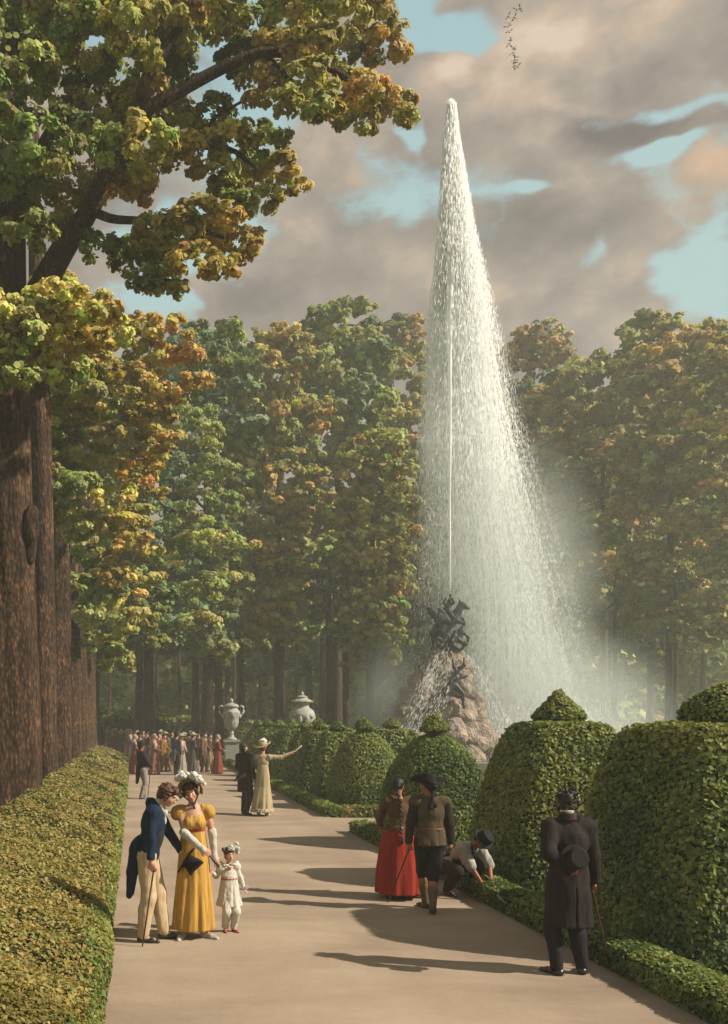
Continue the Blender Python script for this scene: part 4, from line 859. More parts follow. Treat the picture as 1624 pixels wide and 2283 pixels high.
V, Fc = lathe_mesh(dense([(.40, 3.08), (.34, 3.14), (.20, 3.20), (.08, 3.24), (.10, 3.30), (.11, 3.36), (.05, 3.44), (.005, 3.50)]), 32); meshobj('lid', V, Fc, M_marble, ur)
for s in (-1, 1):
    p = [(s * .40, 0, 2.55), (s * .56, 0, 2.62), (s * .66, 0, 2.80), (s * .64, 0, 3.0), (s * .52, 0, 3.08), (s * .44, 0, 2.98), (s * .48, 0, 2.88)]
    tube('handle', p, [.06, .06, .065, .065, .06, .05, .04], M_marble, ur, 10)
    blob('mask', [E((s * .44, -.08, 2.52), (.09, .10, .13)), E((s * .44, -.17, 2.50), (.03, .04, .04))], .03, M_marble, ur)
ur = empty('marble_urn', (8.32, 44.5, 0), 'large bulging white marble urn with a pagoda lid rising above the topiary', 'urn')
sq('pedestal', ur, .5, .12, 1.3, M_marble, [(.58, 0, .118), (.58, 1.302, 1.42)])
V, Fc = lathe_mesh(dense([(.40, 1.42), (.42, 1.5), (.26, 1.62), (.28, 1.72), (.42, 1.88), (.56, 2.12), (.64, 2.42), (.645, 2.62), (.56, 2.80), (.42, 2.90), (.34, 2.97), (.33, 3.10), (.38, 3.18)]), 48, lambda th, z: (.035 * np.cos(9 * th) * np.sin((z - 1.8) * 3.4) + .02 * np.sin(5 * th + z * 14) if 1.8 < z < 2.75 else 0 * th))
meshobj('urn_body', V, Fc, M_marble, ur)
blob('relief', [E((-.2, -.60, 2.35), (.10, .08, .2)), E((.12, -.62, 2.4), (.12, .07, .16)), C((-.35, -.48, 2.2), .07, (.3, -.52, 2.55), .07), E((.38, -.47, 2.5), (.1, .1, .12)), E((-.42, -.42, 2.55), (.1, .1, .12)), C((-.1, -.60, 2.1), .06, (.1, -.58, 2.0), .05)], .03, M_marble, ur, .04)
V, Fc = lathe_mesh(dense([(.38, 3.18), (.52, 3.20), (.55, 3.25), (.44, 3.32), (.30, 3.38), (.26, 3.44), (.30, 3.47), (.16, 3.54), (.08, 3.57), (.10, 3.63), (.06, 3.70), (.005, 3.78)]), 40, lambda th, z: .03 * np.cos(10 * th) if z < 3.35 else 0 * th); meshobj('lid', V, Fc, M_marble, ur)

# ------------------------------------------------------------------ grass tufts and flowers near the right corner
def tufts():
    r = np.random.default_rng(31); V, Fc, K = [], [], []; b = 0
    for c in range(26):
        cx, cy = r.uniform(5.15, 7.0), r.uniform(7.8, 8.9); nb = r.integers(10, 24); yel = r.random() < .6
        for k in range(nb):
            a = r.random() * 6.28; h = r.uniform(.08, .24); ln = r.uniform(.02, .11); d = np.array([math.cos(a), math.sin(a), 0]); s = np.array([-d[1], d[0], 0]) * r.uniform(.004, .009); p = np.array([cx, cy, 0]) + d * r.uniform(0, .05)
            V += [p - s, p + s, p + d * ln * .5 + s * .8 + [0, 0, h * .6], p + d * ln * .5 - s * .8 + [0, 0, h * .6], p + d * ln + [0, 0, h] + s * .1, p + d * ln + [0, 0, h] - s * .1]
            Fc += [[b, b + 1, b + 2, b + 3], [b + 3, b + 2, b + 4, b + 5]]; b += 6; K += [np.array((.30, .22, .06) if yel and r.random() < .6 else (.11, .15, .04)) * r.uniform(.7, 1.2)] * 6
    o = meshobj('tall_grass', np.array(V), np.array(Fc), M_leaf, None, False, np.array(K)); tag(o, 'thin tufts of yellowing grass before the huge block bush', 'grass', kind='stuff')
tufts()

# flock of far birds
M_bird = plain('bird_dark', (.03, .03, .035, 1), .8)
bp = [(1152, 22), (1160, 20), (1133, 38), (1147, 40), (1136, 52), (1133, 60), (1135, 72), (1137, 90), (1136, 98), (1145, 108), (1144, 118), (1150, 128), (1148, 134), (1151, 140), (1147, 148), (1154, 150)]
V = [(0, -.28, 0), (.09, 0, .05), (0, .30, -.02), (-.09, 0, .05), (0, 0, -.06), (.62, -.06, .20), (.36, .08, .16), (.34, -.12, .15), (-.62, -.06, .20), (-.36, .08, .16), (-.34, -.12, .15), (.1, .42, 0), (-.1, .42, 0)]
Fb = [[0, 1, 3], [1, 2, 3], [0, 4, 1], [1, 4, 2], [2, 4, 3], [3, 4, 0], [1, 7, 5], [1, 5, 6], [3, 8, 10], [3, 9, 8], [2, 11, 12], [1, 6, 7], [3, 10, 9]]
bm = None
for i, (u, v) in enumerate(bp):
    if bm is None: o = meshobj('bird', np.array(V), Fb, M_bird, None, False); bm = o.data
    else: o = bpy.data.objects.new('bird', bm); col_.objects.link(o)
    r_ = np.random.default_rng(i); o.location = tuple(at(u, v, 70)); o.rotation_euler = (r_.uniform(-.3, .3), r_.uniform(-.4, .4), r_.uniform(0, 6)); o.scale = (.62,) * 3
    tag(o, 'tiny dark bird in the thin line of birds flying high right of the jet', 'bird', 'birds in a line against the clouds')
# ------------------------------------------------------------------ people
M_skin = skinmat('skin_fair', lin(226, 176, 148)); M_skin2 = skinmat('skin_tanned', lin(176, 112, 82)); M_skin3 = skinmat('skin_child', lin(238, 192, 166))
M_eye = plain('eye_white', (.75, .73, .70, 1), .4); M_iris = plain('eye_dark', (.03, .018, .012, 1), .3); M_lip = plain('lip_red', lin(178, 70, 62), .5); M_brow = plain('brow_brown', lin(66, 42, 28), .8)
def hairmat(name, c):
    m, n, out = newmat(name); f = n.noise(n.mapping(objc(n), (1, 1, .5)), 110, 3, .6)
    pbsdf(n, out, n.ramp(f, [(.3, tuple(x * .5 for x in c[:3]) + (1,)), (.7, tuple(x * 1.5 for x in c[:3]) + (1,))]), .55, .35, n.bump(f, .8, .006)); return m
M_hbrown = hairmat('hair_brown', lin(92, 62, 38)); M_hdark = hairmat('hair_dark', lin(40, 28, 22)); M_hblack = hairmat('hair_black', lin(22, 18, 18))
def ik(a, b, l1, l2, pole):
    d = b - a; L = np.linalg.norm(d); 
    if L > .998 * (l1 + l2): b = a + d / L * .998 * (l1 + l2); d = b - a; L = np.linalg.norm(d)
    d = d / L; x = (l1 * l1 - l2 * l2 + L * L) / (2 * L); h = math.sqrt(max(l1 * l1 - x * x, 0)); p = np.asarray(pole, float); p = p - d * (p @ d); p = unit(p)
    return a + d * x + p * h, b
class Fig:
    """a posed figure; it faces -y, its right hand is on the -x side"""
    def __init__(s, label, x, y, rz, scale=1.0, hip=(0, 0, .93), torso=(0, 0, 0), head=(0, 0, 0), wr=None, wl=None, pr=(-.3, .6, -.2), pl=(.3, .6, -.2),
                 ar=(-.10, 0, .08), al=(.10, 0, .08), kr=(-.05, -1, .1), kl=(.05, -1, .1), tr=(-.15, -1, 0), tl=(.15, -1, 0), female=False, child=False, hd=None, group=None, name='person', cat='person', sh_drop=0.0, neck=.0):
        s.root = empty(name, (x, y, 0), label, cat, group, rz, scale)
        s.rz, s.scale, s.female, s.child = rz, scale, female, child
        s.hip = np.array(hip, float); p, r, yw = torso; s.Rt = RZ(yw) @ RY(r) @ RX(p)
        T = lambda v: s.hip + s.Rt @ (np.array(v, float) - np.array([0, 0, .93])); s.T = T
        sw = .155 if female else .185
        if child: sw = .15
        s.sr, s.sl = T((-sw, .0, 1.42 - sh_drop)), T((sw, .0, 1.42 - sh_drop)); s.neck = T((0, -.005, 1.49)); s.hr, s.hl = s.hip + s.Rt @ np.array([-.09, 0, -.01]), s.hip + s.Rt @ np.array([.09, 0, -.01])
        p, r, yw = head; s.Rh = s.Rt @ (RZ(yw) @ RY(r) @ RX(p)); hk = 1.0 if not child else 1.22; s.hk = hk
        s.head = s.neck + s.Rt @ np.array([0, -.012, .02]) + s.Rh @ np.array([0, -.015 - neck, .125 * hk]); s.H = lambda v: s.head + s.Rh @ (np.array(v, float) * hk)
        s.wr = np.array(wr if wr is not None else T((-.25, -.05, .86))); s.wl = np.array(wl if wl is not None else T((.25, -.05, .86)))
        la, lf = (.28, .245) if not child else (.25, .22)
        s.er, s.wr = ik(s.sr, s.wr, la, lf, pr); s.el, s.wl = ik(s.sl, s.wl, la, lf, pl)
        s.ar, s.al = np.array(ar, float), np.array(al, float); s.kr, s.ar = ik(s.hr, s.ar, .44, .42, kr); s.kl, s.al = ik(s.hl, s.al, .44, .42, kl)
        s.tr, s.tl = unit(np.array(tr, float)), unit(np.array(tl, float)); s.hd = hd or {}
    def W(s, p):                                          # local point -> world
        return np.array([s.root.location[0], s.root.location[1], 0]) + RZ(s.rz) @ (np.array(p) * s.scale)
    def arm(s, side, t=0., wrist=True, k=1.0):
        S, El, Wr = (s.sr, s.er, s.wr) if side == 'r' else (s.sl, s.el, s.wl); f = (.86 if s.female else 1.0) * k * (.85 if s.child else 1)
        out = [C(S, .052 * f + t, El, .042 * f + t)]
        if wrist: out.append(C(El, .042 * f + t, Wr, .030 * f + t * .9))
        return out
    def leg(s, side, t=0., foot=False):
        Hp, K, A, toe = (s.hr, s.kr, s.ar, s.tr) if side == 'r' else (s.hl, s.kl, s.al, s.tl); f = .92 if s.female or s.child else 1.0
        mid = K * .68 + A * .32 + np.array([0, .012, 0])
        out = [C(Hp, .088 * f + t, K, .058 * f + t), C(K, .055 * f + t, mid, .054 * f + t), C(mid, .054 * f + t, A, .036 * f + t)]
        return out
    def torso(s, t=0., bust=True):
        T, R = s.T, s.Rt; w = .88 if s.female else 1.0
        if s.child: w = .84
        out = [E(T((0, .005, .96)), (.155 * w + t, .105 + t, .13 + t), R), E(T((0, 0, 1.10)), (.132 * w + t, .095 + t, .14 + t), R), E(T((0, -.005, 1.29)), (.160 * w + t, .110 + t, .17 + t), R), C(s.sr, .052 + t, s.sl, .052 + t), C(T((0, .01, 1.36)), .08 + t, T((0, 0, 1.46)), .055 + t * .6)]
        if s.female and bust and not s.child: out += [E(T((-.055, -.072, 1.28)), (.048 + t,) * 3), E(T((.055, -.072, 1.28)), (.048 + t,) * 3)]
        return out
    def hand(s, side):
        El, Wr = (s.er, s.wr) if side == 'r' else (s.el, s.wl); d = unit(Wr - El); h = s.hd.get(side, {}); d = unit(np.array(h.get('dir', d), float)); sx = 1 if side == 'r' else -1
        pn = np.array(h.get('palm', s.Rt @ np.array([sx, -.2, 0.])), float); pn = unit(pn - d * (pn @ d)); ac = np.cross(pn, d) * (1 if side == 'r' else -1); curl = h.get('curl', .45); g = .92 if s.female else 1.0
        if s.child: g = 1.0
        out = [E(Wr + d * .045 * g, (.040 * g, .017 * g, .052 * g), np.stack([ac, pn, d], 1)), C(Wr - d * .02, .025 * g, Wr + d * .02, .026 * g)]
        for i, L in enumerate((.036, .042, .040, .031)):
            b = Wr + d * (.086 - (.006 if i in (0, 3) else 0)) * g + ac * (1.5 - i) * .0195 * g; d1 = unit(d * math.cos(curl) + pn * math.sin(curl)); d2 = unit(d * math.cos(curl * 2.2) + pn * math.sin(curl * 2.2)); m = b + d1 * L * g
            out += [C(b - d * .012, .0095 * g, m, .0085 * g), C(m, .0085 * g, m + d2 * L * .85 * g, .0072 * g)]
        b = Wr + d * .028 * g + ac * .030 * g; dt = unit(d * .62 + ac * .62 + pn * .45); out += [C(b, .0125 * g, b + dt * .035 * g, .0105 * g), C(b + dt * .035 * g, .0105 * g, b + unit(dt + d * .5 + pn * .3 * (1 + curl)) * .062 * g, .0085 * g)]
        s.grip = getattr(s, 'grip', {}); s.grip[side] = Wr + d * .085 * g + pn * .022
        return out
    def headp(s):
        H, R, k = s.H, s.Rh, s.hk; e = lambda c, r: E(H(c), tuple(np.array(r) * k), R)
        f = .95 if s.female or s.child else 1.0
        o = [e((0, .015, .030), (.073, .090, .082)), e((0, -.025, -.025), (.058 * f, .066, .085)), e((0, -.050, -.085), (.030 * f, .030, .026)), C(H((0, -.085, .005)), .009 * k, H((0, -.108, -.030)), .012 * k), C(H((0, -.100, -.034)), .010 * k, H((0, -.088, -.040)), .012 * k),
             e((-.032, -.066, -.028), (.020, .018, .018)), e((.032, -.066, -.028), (.020, .018, .018)), e((0, -.080, -.058), (.020, .012, .007)), e((0, -.079, -.069), (.017, .012, .007)), e((-.074 * f, .008, -.010), (.010, .018, .028)), e((.074 * f, .008, -.010), (.010, .018, .028)),
             e((0, -.080, .030), (.045, .014, .010))]
        o += [C(s.neck - s.Rt @ np.array([0, 0, .03]), .050 if s.female or s.child else .058, H((0, .012, -.055)), (.044 if s.female or s.child else .054))]
        return o
    def build_body(s, skin, vox=.013, fine=True, face=True, legs=True, hands=True):
        lim = s.arm('r') + s.arm('l') + s.torso() + (s.leg('r') + s.leg('l') if legs else []) 
        for A, toe, in ((s.ar, s.tr), (s.al, s.tl)):
            if legs: lim += [C(A + np.array([0, 0, -.03]), .038, A + toe * .14 + np.array([0, 0, -.05]), .026)]
        P = [sdf_mesh(lim, vox * 1.45, .03), sdf_mesh(s.headp(), .0068 if fine else .014, .012)]
        if hands: P += [sdf_mesh(s.hand('r'), .0052 if fine else .011, .008), sdf_mesh(s.hand('l'), .0052 if fine else .011, .008)]
        V, Fc = join_meshes(P); s.body = meshobj('body', V, Fc, skin, s.root)
        if face:
            H, R, k = s.H, s.Rh, s.hk
            for sx in (-1, 1):
                V, Fc = sdf_mesh([E(H((sx * .030, -.077, -.004)), tuple(np.array((.0120, .009, .0070)) * k), R)], .0035, .001); e = meshobj('eye', V, Fc, M_eye, s.root)
                V, Fc = sdf_mesh([E(H((sx * .030, -.0845, -.005)), tuple(np.array((.0068, .004, .0072)) * k), R)], .0025, .001); meshobj('iris', V, Fc, M_iris, e)
                V, Fc = sdf_mesh([C(H((sx * .014, -.091, .020)), .0035 * k, H((sx * .046, -.078, .022)), .0028 * k)], .003, .001); meshobj('eyebrow', V, Fc, M_brow, s.root)
            V, Fc = sdf_mesh([E(H((0, -.0885, -.0585)), tuple(np.array((.018, .006, .0052)) * k), R), E(H((0, -.0865, -.0675)), tuple(np.array((.015, .006, .006)) * k), R)], .003, .002); meshobj('lips', V, Fc, M_lip, s.root)
    def part(s, name, prims, vox, mat, k=.02, cuts=(), holes=(), disp=None, parent=None):
        return blob(name, prims, vox * 1.12, mat, parent or s.root, k, cuts, holes, disp)
    def curls(s, mat, prims=None, amp=.012, fr=75, vox=.008, parent=None, holes=None, name='hair', k=.015):
        H, R, k_ = s.H, s.Rh, s.hk
        pr = prims or [E(H((0, .025, .045)), tuple(np.array((.086, .092, .082)) * k_), R), E(H((0, -.045, .082)), tuple(np.array((.066, .045, .040)) * k_), R), E(H((0, .06, -.02)), tuple(np.array((.062, .05, .065)) * k_), R)]
        ds = lambda P: (amp * (np.sin(P[..., 0] * fr + 3 * np.sin(P[..., 2] * fr * .5)) * np.sin(P[..., 1] * fr * 1.1 + 1) * np.sin(P[..., 2] * fr * .9 + 2) + .4 * np.sin(P[..., 0] * fr * 2.1) * np.sin(P[..., 2] * fr * 2.3))).astype(np.float32)
        hl = holes if holes is not None else [E(H((0, -.095, -.035)), tuple(np.array((.062, .075, .085)) * k_), R)]
        return s.part(name, pr, vox, mat, k, (), hl, ds, parent)
    def shoes(s, mat, vox=.01, heel=True):
        for A, toe, nm in ((s.ar, s.tr, 'shoe'), (s.al, s.tl, 'shoe')):
            b = A + np.array([0, 0, -.045]); s.part(nm, [C(b - toe * .03, .040, b + toe * .09 + np.array([0, 0, -.008]), .036), C(b + toe * .09 + np.array([0, 0, -.008]), .036, b + toe * .165 + np.array([0, 0, -.014]), .024), C(A, .040, b, .040)], vox, mat, .02, [((0, 0, 0.002), (0, 0, -1))])
folds = lambda a, f, sd=0: (lambda P: (a * fbm(P * np.array([1, 1, .35]), f, sd, 2)).astype(np.float32))
def held(name, label, cat, pts_r, mat, nseg=8, group=None):
    pts = np.array([p for p, r in pts_r]); o0 = pts[0].copy(); V, Fc = tube_mesh(pts - o0, [r for p, r in pts_r], nseg); o = meshobj(name, V, Fc, mat); o.location = tuple(o0); return tag(o, label, cat, group)
M_cane = plain('cane_wood', lin(96, 62, 38), .45, .4); M_canedark = plain('cane_dark', lin(60, 44, 36), .5, .4)
M_black = cloth('black_felt', lin(34, 32, 34), .8, .3); M_shoe = plain('black_leather', (.018, .018, .02, 1), .35, .5); M_white = cloth('white_linen', lin(226, 220, 206), .85, .14); M_feather = cloth('white_feather', lin(238, 234, 224), .9, .12)
def gp(u, v): Y = gy(v); return at(u, v, Y)

# ---- 1 gentleman in the blue tailcoat, bowing towards the lady
def man_blue():
    x, y = gp(340, 2098)[:2]
    f = Fig('gentleman in a navy tailcoat and cream trousers leaning towards the lady in yellow', x, y, D(82), 1.0, hip=(0, .05, .945), torso=(D(9), 0, 0), head=(D(18), 0, D(-6)), neck=.045,
            wr=(-.27, -.02, .86), wl=(.16, -.36, .88), pr=(-.1, .9, 0), pl=(.1, .9, -.3), ar=(-.09, .09, .08), al=(.09, -.12, .08), kr=(0, -1, 0), kl=(0, -1, 0), tr=(-.10, -1, 0), tl=(.25, -1, 0),
            hd=dict(r=dict(dir=(0, -.25, -1), palm=(1, -.2, 0), curl=.9), l=dict(dir=(0, -.8, -.55), palm=(0, -.3, -1), curl=.6)))
    f.build_body(M_skin)
    cream = cloth('cream_trouser', lin(226, 198, 158), .85, .14); navy = cloth('navy_coat', lin(26, 48, 74), .8, .38)
    f.part('trousers', f.leg('r', .020) + f.leg('l', .020) + [E(f.hip + np.array([0, 0, .02]), (.165, .125, .14))] + [C(f.ar + np.array([0, 0, .02]), .062, f.kr, .078), C(f.al + np.array([0, 0, .02]), .062, f.kl, .078)], .012, cream, .03, disp=folds(.010, 16))
    T = f.T
    f.part('tailcoat', f.torso(.026) + f.arm('r', .016) + f.arm('l', .016) + [C(T((0, .05, 1.50)), .062, T((0, .0, 1.47)), .07)] , .011, navy, .03, holes=[E(T((0, -.13, 1.44)), (.045, .08, .14), f.Rt), C(f.wr - np.array([0, 0, .04]), .07, f.wr - np.array([0, 0, .2]), .07), C(f.wl + unit(f.wl - f.el) * .055, .05, f.wl + unit(f.wl - f.el) * .2, .07)], cuts=[(T((0, 0, .93)), f.Rt @ np.array([0, .4, -1]))], disp=folds(.008, 18, 4))
    hipb = f.hip + np.array([0, .11, .06])
    tail = [C(hipb + np.array([sx * .06, 0, .05]), .075, hipb + np.array([sx * .07, .06, -.25]), .055) for sx in (-1, 1)] + [C(hipb + np.array([sx * .07, .06, -.25]), .055, hipb + np.array([sx * .06, .09, -.50]), .036) for sx in (-1, 1)]
    f.part('coat_tail', tail + [C(T((0, .09, 1.06)), .08, hipb + np.array([0, 0, 0]), .09)], .012, navy, .03, disp=folds(.008, 20, 2))
    f.part('collar', [C(T((sx * .075, .035, 1.475)), .022, T((sx * .035, -.095, 1.36)), .020) for sx in (-1, 1)] + [C(T((-.075, .035, 1.475)), .024, T((.075, .035, 1.475)), .024)] + [C(T((sx * .035, -.10, 1.36)), .02, T((sx * .03, -.125, 1.2)), .014) for sx in (-1, 1)], .009, navy, .015)
    f.part('cravat', [C(T((0, -.045, 1.53)), .056, T((0, -.05, 1.47)), .062), E(T((0, -.115, 1.42)), (.035, .03, .05)), E(T((0, -.125, 1.33)), (.028, .022, .06))], .009, M_white, .015, disp=folds(.008, 45))
    f.part('waistcoat', [E(T((0, -.06, 1.16)), (.125, .085, .20), f.Rt)], .012, cloth('dark_waistcoat', lin(52, 58, 58)), .02)
    f.part('cuff', [C(f.wl - unit(f.wl - f.el) * .02, .042, f.wl + unit(f.wl - f.el) * .012, .041)], .009, M_white)
    f.curls(M_hbrown, [E(f.H((0, .025, .045)), (.090, .098, .086), f.Rh), E(f.H((0, -.055, .085)), (.066, .045, .040), f.Rh), E(f.H((0, .065, -.02)), (.07, .05, .07), f.Rh), E(f.H((-.075, -.005, -.005)), (.018, .028, .05), f.Rh), E(f.H((.075, -.005, -.005)), (.018, .028, .05), f.Rh)], .014, 80)
    f.shoes(M_shoe)
    g = f.W(f.grip['r']); b = gp(318, 2112); b[2] = .01
    held('walking_cane', 'thin brown walking cane in the hand of the gentleman in blue', 'cane', [(g + np.array([0, 0, .07]), .012), (g, .009), (g * .5 + b * .5, .0085), (b, .007)], M_cane)
    # hat in his left hand
    g = f.W(f.grip['l']) + np.array([.03, -.03, -.05]); az_ = unit(np.array([.62, -.45, -.55])); ax_ = unit(np.cross([0, 0, 1.], az_)); Rm = np.stack([ax_, np.cross(az_, ax_), az_], 1)
    o = empty('top_hat', g, 'black top hat held low in front of the yellow dress', 'hat'); 
    V, Fc = sdf_mesh([LATHE([(-.02, 0, 0, .088, .10), (.06, 0, 0, .084, .095), (.135, 0, 0, .096, .108)], (0, 0, 0), Rm)], .008, .01); meshobj('crown', V, Fc, M_black, o)
    def brim(P, Rm=Rm):
        Q = P @ Rm.astype(np.float32); zc = -.02 + 2.2 * Q[..., 0] ** 2; return np.maximum(np.abs(Q[..., 2] - zc) - .008, (np.sqrt((Q[..., 0] / .15) ** 2 + (Q[..., 1] / .175) ** 2) - 1) * .15)
    brim.box = (np.array([-.2] * 3), np.array([.2] * 3)); V, Fc = sdf_mesh([brim], .007, .005); meshobj('brim', V, Fc, M_black, o)
    return f
man_blue()

# ---- 2 lady in the yellow dress
def empire_dress(f, mat, belt, zb=1.20, zf=.10, hem=(.235, .20), amp=.05, pl=9, vox=.012, name='dress', cxy=(0, 0), sleeves='puff', k=.025, neck=True, train=0):
    T = f.T; cx, cy = cxy
    sk = LATHE([(zf, cx, cy + train, hem[0], hem[1]), (.35, cx * .8, cy * .8 + train * .5, hem[0] * .92, hem[1] * .92), (.7, cx * .4, cy * .4, .185, .155), (.95, 0, 0, .165, .135), (zb + .03, f.T((0, 0, zb))[0], f.T((0, 0, zb))[1], .128, .105)], pleats=pl, amp=amp)
    sk_o = f.part('skirt', [sk], vox, mat, .02)
    bod = [E(T((0, -.005, 1.29)), (.150, .112, .15), f.Rt), E(T((0, -.06, 1.285)), (.115, .075, .075), f.Rt), E(T((-.055, -.082, 1.28)), (.064,) * 3), E(T((.055, -.082, 1.28)), (.064,) * 3), C(f.sr, .058, f.sl, .058)] + ([] if neck else [E(T((0, .01, 1.40)), (.12, .085, .08), f.Rt)])
    if sleeves == 'puff': bod += [E(f.sr + np.array([-.02, 0, -.035]), (.078, .074, .085)), E(f.sl + np.array([.02, 0, -.035]), (.078, .074, .085))]
    if sleeves == 'long': bod += f.arm('r', .014) + f.arm('l', .014) + [E(f.sr + np.array([-.01, 0, -.02]), (.07, .066, .07)), E(f.sl + np.array([.01, 0, -.02]), (.07, .066, .07))]
    holes = [E(T((0, -.10, 1.45)), (.09, .12, .075), f.Rt)] if neck else [E(T((0, -.03, 1.49)), (.07, .07, .05), f.Rt)]
    if neck: holes.append(C(T((0, 0, 1.43)), .085, T((0, 0, 1.6)), .08))
    f.part('bodice', bod, vox * .85, mat, k, [(T((0, 0, zb - .01)), f.Rt @ np.array([0, 0, -1]))], holes, folds(.006, 30))
    if belt: f.part('sash', [LATHE([(zb - .018, 0, 0, .134, .112), (zb + .02, 0, 0, .137, .115)], T((0, 0, .93)) - f.Rt @ np.array([0, 0, .93]), f.Rt)], .008, belt)
def lady_yellow():
    x, y = gp(432, 2090)[:2]
    f = Fig('lady in a golden yellow dress and white feathered bonnet holding a closed fan', x, y, D(4), 1.0, torso=(D(3), D(-1), 0), head=(D(10), D(-12), D(-12)), female=True, hip=(0, 0, .94),
            wr=(.05, -.25, 1.03), wl=(.24, -.05, .83), pr=(-.9, .3, -.5), pl=(.8, .2, 0), al=(.13, -.02, .07), ar=(-.13, -.02, .07), tr=(-.35, -.9, 0), tl=(.75, -.8, 0),
            hd=dict(r=dict(dir=(.8, -.3, -.5), palm=(.1, .9, -.3), curl=.5), l=dict(dir=(.35, -.2, -1), palm=(0, .3, -.3), curl=.5)))
    f.build_body(M_skin)
    ye = cloth('golden_silk', lin(224, 172, 74), .6, .34, 0, .35, (30, 30, 2)); ro = cloth('red_sash', lin(196, 84, 62)); straw = cloth('straw', lin(206, 166, 92), .8, .3)
    empire_dress(f, ye, ro, hem=(.235, .205), amp=.062, pl=11)
    for sd in 'rl':
        El, Wr = (f.er, f.wr) if sd == 'r' else (f.el, f.wl); a = El + (El - Wr) * .10
        f.part('glove', [C(a, .046, Wr, .034), C(Wr, .034, Wr + unit(Wr - El) * .03, .036)] + [C(a, .049, El + (Wr - El) * .06, .047)], .009, M_white, .015, disp=folds(.005, 50))
    f.curls(M_hbrown, [E(f.H((0, .02, .05)), (.088, .092, .080), f.Rh), E(f.H((0, -.066, .070)), (.062, .030, .036), f.Rh), E(f.H((-.070, -.025, .0)), (.018, .026, .055), f.Rh), E(f.H((.068, -.035, .0)), (.020, .028, .055), f.Rh)], .010, 95, holes=[E(f.H((0, -.10, -.03)), (.052, .06, .075), f.Rh)])
    # bonnet: straw brim open round the face, white ruched crown, plumes
    H, R = f.H, f.Rh
    def brim(P):
        Q = (P - f.head.astype(np.float32)) @ R.astype(np.float32); cy = np.clip((Q[..., 1] + .10) / .14, 0, 1); rr = .158 - .050 * cy; r = np.sqrt((Q[..., 0]) ** 2 + ((Q[..., 2] - .02) * .92) ** 2)
        d = np.abs(r - rr) - .007; d = np.maximum(d, np.maximum(-.052 - Q[..., 1], Q[..., 1] - .04)); return np.maximum(d, -.05 - Q[..., 2])
    brim.box = (f.head - .23, f.head + .23)
    b = f.part('bonnet', [brim], .0075, straw, .005)
    f.part('bonnet_crown', [E(H((0, .055, .055)), (.105, .095, .105), R)], .009, M_white, .02, holes=[E(H((0, -.02, .01)), (.09, .10, .10), R)], disp=folds(.012, 60))
    pr = []; q = np.random.default_rng(5)
    for i in range(26):
        a = q.uniform(-1.9, 1.6); rr = q.uniform(.135, .185); c = H((rr * math.sin(a) * .95, q.uniform(-.10, .06), .04 + rr * math.cos(a))); pr.append(E(c, (q.uniform(.022, .04),) * 3))
    f.part('plume', pr, .0075, M_feather, .012, disp=lambda P: (.009 * np.sin(P[..., 0] * 130 + 4 * np.sin(P[..., 2] * 70)) * np.sin(P[..., 1] * 120 + 2)).astype(np.float32))
    f.part('ribbon', [C(H((.085, -.03, -.03)), .008, H((.02, -.055, -.125)), .010), C(H((-.085, -.03, -.03)), .008, H((-.0, -.055, -.125)), .010), C(H((0, -.055, -.125)), .012, H((.005, -.04, -.19)), .010)], .006, cloth('slate_ribbon', lin(78, 92, 104)), .01)
    f.shoes(cloth('white_satin', lin(216, 208, 194), .5, .1))
    g = f.W(f.grip['r']); d = np.array([.62, -.15, -.75]); d = unit(d); held('closed_fan', 'dark closed fan in the gloved hand of the lady in yellow', 'fan', [(g - d * .05, .006), (g, .009), (g + d * .12, .015), (g + d * .20, .012)], M_shoe, 6)
    return f
lady_yellow()

